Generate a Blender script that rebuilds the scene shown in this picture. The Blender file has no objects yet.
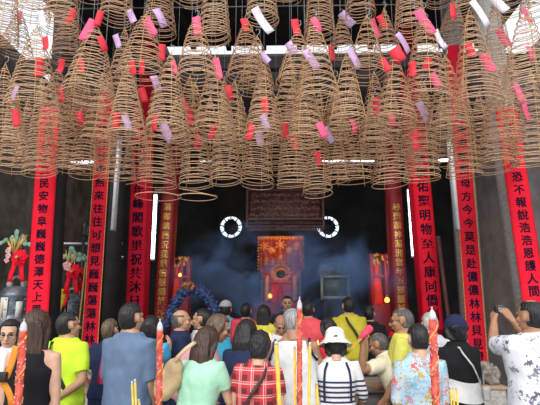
import bpy, bmesh, math, random
from mathutils import Vector, Matrix, noise
C = bpy.context.scene.collection
SC = bpy.context.scene
R = math.radians
rnd = random.Random(7)
V = Vector

# ------------------------------------------------------------------ camera
F, PITCH, YAW, EYE = 500.0, R(11.9), math.atan(11/500), 1.68
cam = bpy.data.cameras.new('camera'); co = bpy.data.objects.new('camera', cam); C.objects.link(co)
cam.sensor_width = 36; cam.lens = 36*F/540; co.location = (0, 0, EYE)
co.rotation_euler = (math.pi/2+PITCH, 0, YAW); SC.camera = co
_MR = Matrix.Rotation(YAW, 3, 'Z') @ Matrix.Rotation(PITCH, 3, 'X')
def at(px, py, Y):
    d = _MR @ V(((px-270)/F, 1, (202.5-py)/F))
    return V((0, 0, EYE)) + d*(Y/d.y)
def m_at(n, Y): return n*Y/F                       # a length seen as n pixels at depth Y

# ------------------------------------------------------------------ materials
MATS = {}
def nodes_of(name):
    m = bpy.data.materials.new(name); m.use_nodes = True
    nt = m.node_tree; b = nt.nodes['Principled BSDF']
    return m, nt, b
def noise_mix(nt, c1, c2, scale, detail=4, coord='Object', stretch=None):
    tc = nt.nodes.new('ShaderNodeTexCoord'); n = nt.nodes.new('ShaderNodeTexNoise')
    n.inputs['Scale'].default_value = scale; n.inputs['Detail'].default_value = detail
    if stretch:
        mp = nt.nodes.new('ShaderNodeMapping'); mp.inputs['Scale'].default_value = stretch
        nt.links.new(tc.outputs[coord], mp.inputs[0]); nt.links.new(mp.outputs[0], n.inputs['Vector'])
    else: nt.links.new(tc.outputs[coord], n.inputs['Vector'])
    r = nt.nodes.new('ShaderNodeValToRGB'); e = r.color_ramp.elements
    e[0].position, e[1].position = .35, .65
    e[0].color, e[1].color = (*c1, 1), (*c2, 1)
    nt.links.new(n.outputs['Fac'], r.inputs[0])
    return n, r
def mat(name, c, rough=.7, var=.25, scale=14, bump=.15, metal=0, stretch=None, emit=None, spec=None, dist=.01):
    if name in MATS: return MATS[name]
    m, nt, b = nodes_of(name)
    c2 = tuple(max(0, x*(1-var)) for x in c); c1 = tuple(min(1, x*(1+var*.6)) for x in c)
    n, r = noise_mix(nt, c2, c1, scale, stretch=stretch)
    nt.links.new(r.outputs[0], b.inputs['Base Color'])
    b.inputs['Roughness'].default_value = rough; b.inputs['Metallic'].default_value = metal
    if spec is not None: b.inputs['Specular IOR Level'].default_value = spec
    if bump:
        bp = nt.nodes.new('ShaderNodeBump'); bp.inputs['Strength'].default_value = bump; bp.inputs['Distance'].default_value = dist
        nt.links.new(n.outputs['Fac'], bp.inputs['Height']); nt.links.new(bp.outputs[0], b.inputs['Normal'])
    if emit:
        b.inputs['Emission Color'].default_value = (*emit[0], 1); b.inputs['Emission Strength'].default_value = emit[1]
    MATS[name] = m; return m
def cloth(name, c, var=.12):
    m = mat('cloth_'+name, c, .85, var, 9, .5, spec=.2, dist=.02); return m
def ramp(nt, src, stops, interp='CONSTANT'):
    r = nt.nodes.new('ShaderNodeValToRGB'); r.color_ramp.interpolation = interp
    e = r.color_ramp.elements
    e[0].position, e[0].color = stops[0][0], (*stops[0][1], 1)
    e[1].position, e[1].color = stops[1][0], (*stops[1][1], 1)
    for p, c in stops[2:]:
        k = e.new(p); k.color = (*c, 1)
    nt.links.new(src, r.inputs[0]); return r
def fn(nt, op, a, b=None, c=None):
    m = nt.nodes.new('ShaderNodeMath'); m.operation = op
    for i, x in enumerate((a, b, c)):
        if x is None: continue
        if isinstance(x, (int, float)): m.inputs[i].default_value = x
        else: nt.links.new(x, m.inputs[i])
    return m.outputs[0]
def mixc(nt, f, a, b):
    m = nt.nodes.new('ShaderNodeMix'); m.data_type = 'RGBA'
    for i, x in ((0, f), (6, a), (7, b)):
        if isinstance(x, tuple): m.inputs[i].default_value = (*x, 1)
        elif isinstance(x, (int, float)): m.inputs[i].default_value = x
        else: nt.links.new(x, m.inputs[i])
    return m.outputs[2]
def xyz(nt):
    tc = nt.nodes.new('ShaderNodeTexCoord'); s = nt.nodes.new('ShaderNodeSeparateXYZ')
    nt.links.new(tc.outputs['Object'], s.inputs[0]); return tc, s.outputs
def striped():
    m, nt, b = nodes_of('navy_white_stripes'); tc, s = xyz(nt)
    f = fn(nt, 'FRACT', fn(nt, 'MULTIPLY', s[2], 1/.043))
    st = fn(nt, 'LESS_THAN', f, .42); below = fn(nt, 'LESS_THAN', s[2], 1.27)
    nt.links.new(mixc(nt, fn(nt, 'MULTIPLY', st, below), (.75, .74, .74), (.025, .03, .11)), b.inputs['Base Color'])
    b.inputs['Roughness'].default_value = .85; return m
def plaid():
    m, nt, b = nodes_of('red_plaid'); tc, s = xyz(nt)
    def band(v, per, lo, w):
        return fn(nt, 'COMPARE', fn(nt, 'FRACT', fn(nt, 'ADD', fn(nt, 'MULTIPLY', v, 1/per), 20.0)), lo, w)
    c = (.62, .035, .05)
    dk = fn(nt, 'MULTIPLY', band(s[0], .1, .5, .22), band(s[2], .1, .5, .22))
    c = mixc(nt, fn(nt, 'MULTIPLY', dk, .85), c, (.03, .02, .025))
    tint = fn(nt, 'MAXIMUM', band(s[0], .1, .5, .22), band(s[2], .1, .5, .22))
    c = mixc(nt, fn(nt, 'MULTIPLY', tint, .25), c, (.2, .02, .03))
    ln = fn(nt, 'MAXIMUM', band(s[0], .1, .04, .035), band(s[2], .1, .04, .035))
    ln2 = fn(nt, 'MAXIMUM', band(s[0], .1, .2, .03), band(s[2], .1, .2, .03))
    c = mixc(nt, fn(nt, 'MULTIPLY', ln, .7), c, (.75, .6, .55))
    c = mixc(nt, fn(nt, 'MULTIPLY', ln2, .6), c, (.65, .45, .4))
    nt.links.new(c, b.inputs['Base Color']); b.inputs['Roughness'].default_value = .85; return m
def floral(name, base, cols, scale, thr):
    m, nt, b = nodes_of(name); tc, s = xyz(nt)
    v = nt.nodes.new('ShaderNodeTexVoronoi'); v.inputs['Scale'].default_value = scale
    nz = nt.nodes.new('ShaderNodeTexNoise'); nz.inputs['Scale'].default_value = scale*2.2
    nt.links.new(tc.outputs['Object'], nz.inputs['Vector'])
    mv = nt.nodes.new('ShaderNodeMix'); mv.data_type = 'VECTOR'; mv.inputs[0].default_value = .16
    nt.links.new(tc.outputs['Object'], mv.inputs[4]); nt.links.new(nz.outputs['Color'], mv.inputs[5])
    nt.links.new(mv.outputs[1], v.inputs['Vector'])
    sp = nt.nodes.new('ShaderNodeSeparateColor'); nt.links.new(v.outputs['Color'], sp.inputs[0])
    r = ramp(nt, sp.outputs[0], [(i/len(cols), c) for i, c in enumerate(cols)])
    on = fn(nt, 'LESS_THAN', v.outputs['Distance'], thr)
    nt.links.new(mixc(nt, on, base, r.outputs[0]), b.inputs['Base Color'])
    b.inputs['Roughness'].default_value = .8; return m
SKIN = lambda k: mat('skin_%s' % k, {'light': (.62, .36, .25), 'mid': (.5, .27, .17), 'tan': (.38, .19, .11)}[k], .55, .1, 20, .05)
HAIR = lambda k: mat('hair_%s' % k, {'black': (.012, .01, .012), 'brown': (.06, .028, .016), 'grey': (.3, .29, .29), 'salt': (.09, .085, .085), 'white': (.5, .5, .5), 'tawny': (.13, .085, .055)}[k], .45, .5, 18, .7, stretch=(4, 4, .6), dist=.02)

# ------------------------------------------------------------------ mesh helpers
def mesh_of(bm, name):
    me = bpy.data.meshes.new(name); bm.to_mesh(me); bm.free(); return me
def obj(name, bm, m, parent=None, smooth=True, mats=None):
    me = bm if isinstance(bm, bpy.types.Mesh) else mesh_of(bm, name)
    me.name = name
    if mats:
        for q in mats: me.materials.append(q)
    elif m: me.materials.append(m)
    if smooth: me.polygons.foreach_set('use_smooth', [True]*len(me.polygons))
    o = bpy.data.objects.new(name, me); C.objects.link(o)
    if parent: o.parent = parent
    return o
def tag(o, label, cat, group=None, kind=None):
    o['label'] = label
    if cat: o['category'] = cat
    if group: o['group'] = group
    if kind: o['kind'] = kind
    return o
def thing(name, label, cat, loc=(0, 0, 0), rz=0, group=None):
    o = bpy.data.objects.new(name, None); C.objects.link(o); o.location = loc; o.rotation_euler = (0, 0, rz)
    return tag(o, label, cat, group)
def struct(name, bm, m, smooth=False):
    o = obj(name, bm, m, None, smooth); o['kind'] = 'structure'; return o
def part(name, bm, m, parent, label=None, smooth=True):
    o = obj(name, bm, m, parent, smooth)
    if label: o['label'] = label
    return o
def box(bm, c, s, rot=None, bev=0):
    r = bmesh.ops.create_cube(bm, size=1)
    M = Matrix.Translation(c) @ (rot.to_4x4() if rot else Matrix()) @ Matrix.Diagonal((*s, 1))
    bmesh.ops.transform(bm, matrix=M, verts=r['verts'])
    if bev:
        es = list({e for v in r['verts'] for e in v.link_edges})
        bmesh.ops.bevel(bm, geom=es, offset=bev, segments=2, affect='EDGES', profile=.6)
    return bm
def B(c, s, rot=None, bev=0): return box(bmesh.new(), V(c), s, rot, bev)
def loft(bm, rings, cap=True, close=False):
    vr = [[bm.verts.new(p) for p in r] for r in rings]; n = len(vr[0])
    for a, b in zip(vr, vr[1:]+([vr[0]] if close else [])):
        for i in range(n): bm.faces.new((a[i], a[(i+1) % n], b[(i+1) % n], b[i]))
    if cap and not close:
        bm.faces.new(vr[0][::-1]); bm.faces.new(vr[-1])
    return bm
def frames(pts):
    out = []; n = len(pts); up = None
    for i in range(n):
        t = (pts[min(i+1, n-1)]-pts[max(i-1, 0)]).normalized()
        if up is None:
            up = V((0, 0, 1)) if abs(t.z) < .9 else V((0, 1, 0))
        a = t.cross(up)
        if a.length < 1e-5: a = t.cross(V((1, 0, 0)))
        a.normalize(); b = a.cross(t).normalized(); up = b
        out.append((t, a, b))
    return out
def tube(bm, pts, rad, n=8, cap=True, round_ends=False, flat=1.0):
    pts = [V(p) for p in pts]; rad = list(rad) if hasattr(rad, '__len__') else [rad]*len(pts)
    if round_ends:
        d0 = (pts[0]-pts[1]).normalized(); d1 = (pts[-1]-pts[-2]).normalized(); r0, r1 = rad[0], rad[-1]
        pts = [pts[0]+d0*r0*.98, pts[0]+d0*r0*.7]+pts+[pts[-1]+d1*r1*.7, pts[-1]+d1*r1*.98]
        rad = [r0*.2, r0*.72]+rad+[r1*.72, r1*.2]
    rings = []
    for p, r, (t, a, b) in zip(pts, rad, frames(pts)):
        rings.append([p+a*(r*math.cos(2*math.pi*i/n))+b*(r*flat*math.sin(2*math.pi*i/n)) for i in range(n)])
    return loft(bm, rings, cap)
def T(pts, rad, n=8, **k): return tube(bmesh.new(), pts, rad, n, **k)
def ell(bm, c, r, rot=None, u=16, v=10):
    q = bmesh.ops.create_uvsphere(bm, u_segments=u, v_segments=v, radius=1)
    M = Matrix.Translation(c) @ (rot.to_4x4() if rot else Matrix()) @ Matrix.Diagonal((*r, 1))
    bmesh.ops.transform(bm, matrix=M, verts=q['verts']); return q['verts']
def lathe(bm, prof, n=24, c=(0, 0, 0)):
    c = V(c)
    return loft(bm, [[c+V((r*math.cos(2*math.pi*i/n), r*math.sin(2*math.pi*i/n), z)) for i in range(n)] for r, z in prof])
def remesh(bm, vox, it=4, fac=.5):
    me = mesh_of(bm, 'tmp'); o = bpy.data.objects.new('tmp', me); C.objects.link(o)
    m = o.modifiers.new('r', 'REMESH'); m.mode = 'VOXEL'; m.voxel_size = vox
    if it:
        s = o.modifiers.new('s', 'SMOOTH'); s.factor = fac; s.iterations = it
    bpy.context.view_layer.update()
    dg = bpy.context.evaluated_depsgraph_get()
    out = bpy.data.meshes.new_from_object(o.evaluated_get(dg))
    bpy.data.objects.remove(o); bpy.data.meshes.remove(me); return out
def add_mesh(bm, me, mi=0):
    n = len(bm.faces); bm.from_mesh(me); bm.faces.ensure_lookup_table()
    for f in bm.faces[n:]: f.material_index = mi
    bpy.data.meshes.remove(me)

# ------------------------------------------------------------------ setting
M_stone = mat('dim_stone', (.17, .155, .13), .9, .45, 3.5, .6, dist=.05)
M_pale = mat('pale_plaster', (.36, .36, .36), .9, .25, 2.5, .3, dist=.03)
M_granite = mat('granite', (.36, .34, .33), .7, .25, 30, .3)
M_dark = mat('dark_timber', (.013, .01, .012), .7, .5, 6, .3)  # timber; also the left granite columns, their shade put into the colour
M_hall = mat('sooty_wall', (.016, .02, .02), .9, .5, 2.5, .4)  # near-black wall colour holds the hall's gloom
M_floor = mat('paving', (.26, .25, .24), .85, .3, 2.2, .4)
M_red = mat('red_paint', (.8, .008, .03), .75, .12, 5, .1, spec=.2)
M_gold = mat('gold_leaf', (.62, .37, .08), .35, .35, 30, .4, metal=.6)
M_ink = mat('black_ink', (.01, .007, .024), .9, .3, 30, 0, spec=.1)
M_black = mat('black_lacquer', (.01, .009, .01), .5, .3, 9, .1)
M_steel = mat('steel', (.3, .31, .33), .4, .2, 9, .1, metal=.6)
M_glow = mat('tube_glow', (.9, .95, 1), .5, 0, 5, 0, emit=((.86, .95, 1), 5))
M_white = mat('white_enamel', (.7, .72, .74), .5, .1, 6, .1)
struct('floor', B((0, 6.5, -.05), (16, 16, .1)), M_floor)
struct('floor_hall', B((0, 9.725, .075), (9, 6.35, .15), bev=.01), M_floor)
struct('wall_left', B((-4.55, 9.2, 2.95), (.3, 7.4, 5.9)), M_stone)
struct('wall_right', B((4.5, 9.2, 3.05), (.3, 7.4, 6.1)), M_pale)
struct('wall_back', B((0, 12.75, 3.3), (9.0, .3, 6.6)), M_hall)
bm = bmesh.new()
box(bm, V((.05, 7.05, 6.56)), (7.7, 3.1, .1))
for i in range(12): box(bm, V((-3.6+i*.66, 7.05, 6.46)), (.09, 3.1, .1))
struct('ceiling', bm, M_dark)
bm = bmesh.new()
box(bm, V((0, 10.95, 6.62)), (8.6, 3.5, .1))
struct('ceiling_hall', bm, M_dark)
bm = bmesh.new()                                                   # timber fascia of the hall with rails
box(bm, V((0, 9.25, 5.95)), (8.5, .12, 1.3)); box(bm, V((0, 9.17, 5.35)), (8.5, .1, .16)); box(bm, V((0, 9.17, 6.5)), (8.5, .1, .12))
for i in range(15): box(bm, V((-4.2+i*.6, 9.18, 5.9)), (.05, .06, 1.1))
box(bm, V((-3.25, 8.93, 6.55)), (2.1, .75, .2))  # filler beam added to block the sky gap at the left
struct('trim_1', bm, M_dark)
bm = bmesh.new()                                                   # tie beams across the porch
for y, z, w in ((6.9, 5.25, 7.6), (8.4, 5.0, 8.4)): box(bm, V((0, y, z)), (w, .14, .2), bev=.02)
struct('trim_2', bm, M_dark)

def ring_window(name, px, py, Y, r):
    c = at(px, py, Y)
    bm = bmesh.new(); n = 32
    pr = [(r*1.0, -.06), (r*1.0, .06), (r*1.16, .06), (r*1.16, -.06)]
    loft(bm, [[c+V((q*math.cos(2*math.pi*i/n), z, q*math.sin(2*math.pi*i/n))) for q, z in pr] for i in range(n)], False, True)
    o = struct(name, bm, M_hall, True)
    bm = bmesh.new(); loft(bm, [[c+V((q*math.cos(2*math.pi*i/n), y, q*math.sin(2*math.pi*i/n))) for i in range(n)] for q, y in ((r*.99, .04), (r*.99, .055))])
    part('window_pane', bm, mat('daylit_pane', (.6, .65, .7), .6, .3, 9, 0, emit=((.8, .9, 1), 1.1)), o)
    bm = bmesh.new(); rr = random.Random(3)                          # dark round fretwork in front of the pane
    loft(bm, [[c+V((q*.92*math.cos(2*math.pi*i/n)*(1+.14*math.sin(i*3.3)), y, q*math.sin(2*math.pi*i/n)*(1+.1*math.sin(i*2.1)))) for i in range(n)] for q, y in ((r*.72, -.02), (r*.72, .02))])
    for k in range(9):
        a = k*2*math.pi/9+.2
        tube(bm, [c+V((math.cos(a)*r*.6, 0, math.sin(a)*r*.6)), c+V((math.cos(a)*r, 0, math.sin(a)*r))], .014, 6)
    part('window_fretwork', bm, M_black, o)
ring_window('window_1', 231, 227, 12.5, .28); ring_window('window_2', 328, 227, 12.5, .28)

# ------------------------------------------------------------------ columns with couplet boards
def arc_pt(u, v, r, off=0): # board surface: u across, v up, bulging to -Y
    a = u/r
    return V((math.sin(a)*(r+off), r-math.cos(a)*(r+off), v))
def text_mesh(chars, zs, size, r, off, wid=1.0):
    bm = bmesh.new()
    for ch, z in zip(chars, zs):
        cu = bpy.data.curves.new('t', 'FONT'); cu.body = ch; cu.size = size; cu.align_x = 'CENTER'; cu.extrude = .0015; cu.resolution_u = 3
        o = bpy.data.objects.new('t', cu); C.objects.link(o)
        bpy.context.view_layer.update()
        me = bpy.data.meshes.new_from_object(o.evaluated_get(bpy.context.evaluated_depsgraph_get()))
        base = [v.co.copy() for v in me.vertices]
        for k, (sx, sz) in enumerate(((0, 0), (.026, .012), (-.026, -.012), (.012, -.02), (-.012, .02))):  # a broad brush: the stroke laid three times
            for v, q in zip(me.vertices, base): v.co = arc_pt((q.x+sx*size)*wid, z+q.y+sz*size-size*.36, r, off+q.z+k*.0004)
            bm.from_mesh(me)
        bpy.data.meshes.remove(me); bpy.data.objects.remove(o)
    return bm
def board(label, ptop, pbot, Y, wpx, chars, y0, dy, csize, paint, ink, r=.2, border=None, group='couplet boards on the columns'):
    a, b = at(*ptop, Y), at(*pbot, Y)
    ax = (a-b); L = ax.length
    t = thing('couplet_board', label, 'couplet board', b, 0, group)
    rot = V((0, 0, 1)).rotation_difference(ax.normalized()); t.rotation_euler = rot.to_euler()
    w = m_at(wpx, Y); n = 10
    us = [(-.5+i/n)*w for i in range(n+1)]
    rings = [[arc_pt(u, z, r) for u in us]+[arc_pt(u, z, r, -.022) for u in us[::-1]] for z in (0, .01, L-.01, L)]
    p = part('panel', loft(bmesh.new(), rings), paint, t)
    ev = [(pbot[1]-(y0+i*dy))/(pbot[1]-ptop[1]) for i in range(len(chars))]
    # heights along the board found from the pixel rows
    def z_of(py):
        lo, hi = 0, L
        for _ in range(30):
            m = (lo+hi)/2; q = b+ax.normalized()*m
            d = _MR.transposed() @ (q-V((0, 0, EYE))); y = 202.5-F*d.z/d.y
            if y > py: lo = m
            else: hi = m
        return lo
    zs = [z_of(y0+i*dy) for i in range(len(chars))]
    keep = [(c, z) for c, z in zip(chars, zs) if .08 < z < L-.05]
    s = m_at(csize, Y)
    part('lettering', text_mesh([k[0] for k in keep], [k[1] for k in keep], s, r, .001), ink, t, smooth=False)
    if border:
        for sgn in (-1, 1):
            m = int(L/.025); bm = T([arc_pt(sgn*w*.46, .02+(L-.04)*q/m, r, .002) for q in range(m+1)], [.008 if q % 2 else .004 for q in range(m+1)], 6)
            part('beaded_border', bm, border, t)
    return t, b, a, w
def column(label, pa, pb, Y, dx, rad, m, zt=6.46, base=True):
    a, b = at(*pa, Y), at(*pb, Y); d = (a-b).normalized()
    off = V((dx, rad+.055, 0)); 
    lo = b+off-d*((b.z-(0 if Y < 6.5 else .15))/d.z); hi = b+off+d*((zt-b.z)/d.z)
    t = thing('temple_column', label, 'column', lo, 0, 'temple porch columns')
    h = hi-lo
    part('shaft', T([V((0, 0, .3)), h*.5, h], [rad, rad, rad*.96], 24), m, t)
    bm = bmesh.new(); box(bm, V((0, 0, .06)), (rad*2.9, rad*2.9, .12), bev=.01)
    lathe(bm, [(rad*1.1, .12), (rad*1.42, .16), (rad*1.45, .24), (rad*1.2, .3), (rad*1.02, .33)], 24)
    part('plinth', bm, M_granite, t)
    return t
M_redsh = mat('crimson_board', (.66, .008, .03), .75, .12, 4, .05, spec=.2)
M_dkred = mat('dark_red_lacquer', (.3, .008, .015), .5, .2, 4, .05)
M_goldbead = mat('gold_bead', (.5, .32, .08), .4, .2, 9, 0)
boards = [
 ('red couplet board with black characters beside the left bell, nearest the left edge', (49, 106), (34, 345), 6.05, 23.5, '恩波保佑三民安物阜巍巍德澤天上恩', 120, 12.65, 10.5, M_red, M_ink, .35, None, .05, .14, M_dark),  # column is granite, its shaded side painted as a dark shaft
 ('red couplet board with gold beaded border, between the second bell and the grey shirted man', (106, 90), (88, 361), 6.8, 17.5, '年月日時無來往往可想見巍巍蕩蕩林林則', 130, 13.1, 10.5, M_redsh, M_ink, .3, M_goldbead, .14, .15, M_dark),  # granite column again, shade painted over the whole shaft
 ('red couplet board with black characters left of the glowing tube, above the grey shirted man', (142, 100), (133, 335), 7.8, 19.5, '聖德千年峰閣歌里祝共沐日', 148, 13.9, 12, M_redsh, M_ink, .25, None, .03, .14, M_redsh),
 ('dark red column board with small gold characters right of the left glowing tube', (168, 196), (158, 345), 9.2, 15, '湄鄉鎮藝況我羣情殷錦里元愛敬', 207, 9.4, 8.2, M_dkred, M_gold, .2, None, 0, .16, M_dkred),
 ('dark red column board with small gold characters left of the right glowing tube', (396, 196), (404, 345), 9.2, 15, '尋聖蹟神湄洲當年五靈護城時關', 207, 9.2, 8.2, M_dkred, M_gold, .2, None, 0, .16, M_dkred),
 ('broad bright red couplet board right of the right glowing tube', (418, 130), (435, 330), 7.8, 21, '恩波廣佑聖明物至人康同僑福', 144, 14.2, 12, M_red, M_ink, .24, None, 0, .17, M_redsh),
 ('red couplet board with beaded border above the woman in the black cardigan', (455, 45), (480, 374), 6.8, 20, '萬國來朝聖母方今今莫是赴儂儂林林貝見證陵', 116, 13.4, 10.5, M_redsh, M_ink, .3, M_goldbead, .05, .16, M_granite),
 ('tall red couplet board nearest the right edge, above the man taking a photograph', (507, 106), (540, 330), 6.05, 24, '保佑更至恐不報說浩浩恩護人間', 126, 12.7, 11, M_red, M_ink, .35, None, .02, .17, M_granite),
]
clabels = ['dark column behind the red board nearest the left edge', 'dark column behind the beaded red board by the second bell', 'red column behind the board left of the left glowing tube', 'dark red column carrying gold characters, left of the altar',
 'dark red column carrying gold characters, right of the altar', 'red column behind the broad red board right of the right glowing tube', 'grey stone column behind the beaded red board above the black cardigan', 'grey stone column behind the red board nearest the right edge']
for (lab, pt, pb, Y, w, ch, y0, dy, cs, pm, im, r, bd, dx, rad, cm), cl in zip(boards, clabels):
    board(lab, pt, pb, Y, w, ch, y0, dy, cs, pm, im, r, bd)
    if bd or r >= .35:
        pass
    column(cl, pt, pb, Y, dx, rad, cm)

# ------------------------------------------------------------------ lamps
def tube_lamp(label, p0, p1, Y, lit, rad=.018):
    a, b = at(*p0, Y), at(*p1, Y); d = (b-a).normalized()
    t = thing('hanging_tube_lamp', label, 'fluorescent lamp', b)
    a2, b2 = a-b, V((0, 0, 0))
    part('tube', T([a2, b2], rad, 12), M_glow if lit else M_white, t)
    off = V((0, rad+.025, 0))
    part('housing', T([a2+off-d*.03, b2+off+d*.03], .028, 4), M_white, t)
    for q, s in ((a2, -1), (b2, 1)): part('end_cap', T([q, q+d*.035*s], rad*1.25, 10), M_steel, t)
tube_lamp('glowing upright fluorescent tube between the two red boards on the left', (155.5, 195), (152.5, 259), 8.6, True, .03)
tube_lamp('glowing upright fluorescent tube between the two red boards on the right', (409, 190), (413.5, 256), 8.6, True, .03)
tube_lamp('unlit pale upright tube beside the left beaded red board', (119, 140), (112.5, 228), 6.4, False, .025)
tube_lamp('unlit pale upright tube beside the right beaded red board', (450, 142), (458, 228), 6.4, False, .025)
tube_lamp('short bright level tube behind the coils by the left beaded board', (71, 162), (94, 162), 8.0, True)
tube_lamp('thin bright level tube behind the coils over the hall at centre right', (318, 161), (374, 161), 9.0, True, .012)
tube_lamp('short bright level tube behind the coils near the broad red board', (438, 160.5), (449, 160), 8.4, True, .022)
tube_lamp('faint short level tube behind the coils left of centre', (200, 161), (212, 161), 9.0, True, .012)

# ------------------------------------------------------------------ carved valance, altar, screens
def valance():
    Y = 10.6; a, b = at(247, 228, Y), at(322.5, 184, Y); w = b.x-a.x; h = b.z-a.z; c = (a+b)/2
    t = thing('carved_valance', 'dark brown carved wooden valance hanging over the altar', 'valance', (c.x, Y, a.z))
    mw = mat('carved_wood', (.16, .07, .055), .55, .5, 14, .6)
    bm = bmesh.new(); box(bm, V((0, .06, h/2)), (w, .05, h))
    for z, hh in ((h*.99, .05), (h*.86, .03), (h*.2, .05), (h*.03, .03), (h*.1, .02)): box(bm, V((0, .01, z)), (w+.04, .09, hh), bev=.008)
    for x in (-w/2, w/2): box(bm, V((x, .01, h/2)), (.05, .09, h), bev=.008)
    part('frame', bm, mw, t)
    r = random.Random(5); bm = bmesh.new()
    for i in range(26):
        for j in range(4):
            x = -w/2+.06+(i+.5+.4*(j % 2))*(w-.14)/26.5; z = h*.29+j*h*.155
            a0 = r.uniform(0, 6.28); k = r.uniform(.032, .05); tr = 1 if r.random() < .5 else -1
            tube(bm, [V((x+k*math.cos(a0+tr*q*.55)*(1-q*.09), .02, z+k*math.sin(a0+tr*q*.55)*(1-q*.09))) for q in range(9)], [.014-.001*q for q in range(9)], 6)
            ell(bm, V((x, .025, z)), (.016, .016, .016), None, 8, 6)
    part('scroll_carving', bm, mat('carved_scroll', (.34, .17, .13), .5, .4, 20, .4), t)
    bm = bmesh.new()
    for i in range(40):
        x = -w/2+(i+.5)*w/40; ell(bm, V((x, .02, -.02)), (w/95, .012, .05), None, 8, 6)
    part('drop_fringe', bm, mw, t)
valance()
def altar():
    Y = 12.3; a, b = at(258, 303, Y), at(303, 236, Y); w = b.x-a.x; c = (a+b)/2; h = b.z-a.z
    t = thing('altar_shrine', 'glowing orange and red altar shrine with gold canopy at the hall back', 'altar', (c.x, Y, .15))
    z0 = a.z-.15
    mo = mat('orange_drape', (.42, .05, .012), .7, .6, 9, .6, emit=((.8, .1, .015), .05)); mr = mat('altar_red', (.5, .02, .02), .7, .3, 8, .4)  # drape emission stands in for warm lamplight on the cloth
    part('base', B((0, .1, z0/2), (w*1.2, .5, z0), bev=.03), mr, t)
    bm = bmesh.new(); n = 40                                        # hanging with folds, wider above
    top = [V(((-.5+i/n)*w, -.02+.03*math.sin(i*1.7), h+z0)) for i in range(n+1)]
    rings = [[V(((-.5+i/n)*w*k, y0+.03*math.sin(i*1.7+z*3), z0+z*h)) for i in range(n+1)]+[V(((-.5+i/n)*w*k, .2, z0+z*h)) for i in range(n, -1, -1)] for z, k, y0 in ((0, .72, 0), (.3, .78, 0), (.5, .98, -.02), (1, 1, -.02))]
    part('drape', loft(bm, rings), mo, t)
    bm = bmesh.new()
    for k in range(15):                                             # scalloped canopy edge
        x = (-.5+(k+.5)/15)*w*1.04; ell(bm, V((x, -.06, z0+h*.97)), (w/26, .03, .05), None, 10, 6)
    for x, z, s in ((0, .86, .085), (-.36, .84, .07), (.36, .84, .07), (-.2, .78, .05), (.2, .78, .05)):
        ell(bm, V((x*w, -.08, z0+z*h)), (s*.8, .04, s), None, 12, 8)
        for q in range(7):
            an = q*.9; ell(bm, V((x*w+math.cos(an)*s*1.3, -.06, z0+z*h+math.sin(an)*s*1.2)), (.03, .02, .03), None, 8, 6)
    part('canopy', bm, mat('altar_gold', (.85, .32, .05), .45, .4, 20, .5, emit=((.8, .25, .03), .1)), t)  # gold given a faint glow in place of lamplight
    bm = bmesh.new()
    tube(bm, [V((math.cos(q)*.15, -.09, z0+h*.42+math.sin(q)*.13)) for q in [i*.35 for i in range(18)]], .03, 8)
    for q in range(14):
        an = q*.449; ell(bm, V((math.cos(an)*.22, -.08, z0+h*.44+math.sin(an)*.2)), (.05, .03, .05), None, 8, 6)
    for s in (-1, 1): box(bm, V((s*w*.3, -.08, z0+h*.22)), (.09, .06, h*.36), bev=.02)
    part('gold_surround', bm, mat('altar_gold', (.85, .32, .05)), t)
    for k, (x, z, q) in enumerate(((-.36, .62, .1), (.36, .62, .1), (-.2, .6, .08), (.2, .6, .08), (0, .66, .12), (-.42, .4, .07), (.42, .4, .07))):
        bm = bmesh.new(); c = V((x*w*.9, -.1, z0+h*z)); ell(bm, c, (q*.6, .05, q)); ell(bm, c+V((0, -.02, q*1.15)), (q*.34, .04, q*.34)); ell(bm, c+V((0, 0, -q*.9)), (q*.85, .05, q*.35))
        part('carved_figure', bm, mat('figure_paint_%d' % (k % 2), ((.7, .22, .04), (.55, .05, .02))[k % 2], .5, .5, 26, .5), t)
    bm = bmesh.new()
    for k in range(22):
        for s in (-1, 1): ell(bm, V((s*w*(.5 if k > 10 else .42), -.05, z0+h*k/22)), (.03, .03, .03), None, 8, 6)
    part('beaded_edging', bm, M_gold, t)
    part('niche', B((0, -.04, z0+h*.4), (.2, .06, .2), bev=.05), M_black, t)
    bm = bmesh.new(); box(bm, V((0, -.12, z0+h*.13)), (w*.44, .1, h*.28), bev=.03); box(bm, V((0, -.12, z0+h*.3)), (w*.5, .14, .08), bev=.03)
    part('red_front_cloth', bm, mat('altar_cloth', (.7, .03, .015), .7, .3, 9, .4, emit=((.7, .04, .01), .07)), t)  # front cloth carries painted-in lamplight as emission
    part('dark_figure', T([V((0, -.2, z0)), V((0, -.2, z0+.18)), V((0, -.2, z0+.3)), V((0, -.2, z0+.4))], [.12, .1, .05, .06], 12, round_ends=True), mr, t)
altar()
def lantern(label, px, py, Y, r, c):
    p = at(px, py, Y)
    t = thing('hanging_altar_lamp', label, 'lamp', p)
    part('glass', lathe(bmesh.new(), [(r*.4, -r), (r*.9, -r*.5), (r, 0), (r*.8, r*.6), (r*.4, r)], 14), mat('lamp_%s' % c, (1, .4, .1), .5, .2, 9, 0, emit=((1, .33, .05), 3.5)), t)
    part('cap', lathe(bmesh.new(), [(r*.5, r), (r*.3, r*1.4), (.01, r*1.8)], 14), M_gold, t)
lantern('orange oil lamp glowing in the right side shrine', 387, 300, 9.9, .05, 'a')
lantern('orange lamp glowing beside the main altar foot', 270, 296, 11.9, .05, 'a')
lantern('orange lamp glowing in the left side shrine', 180, 275, 10.2, .035, 'a')
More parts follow.
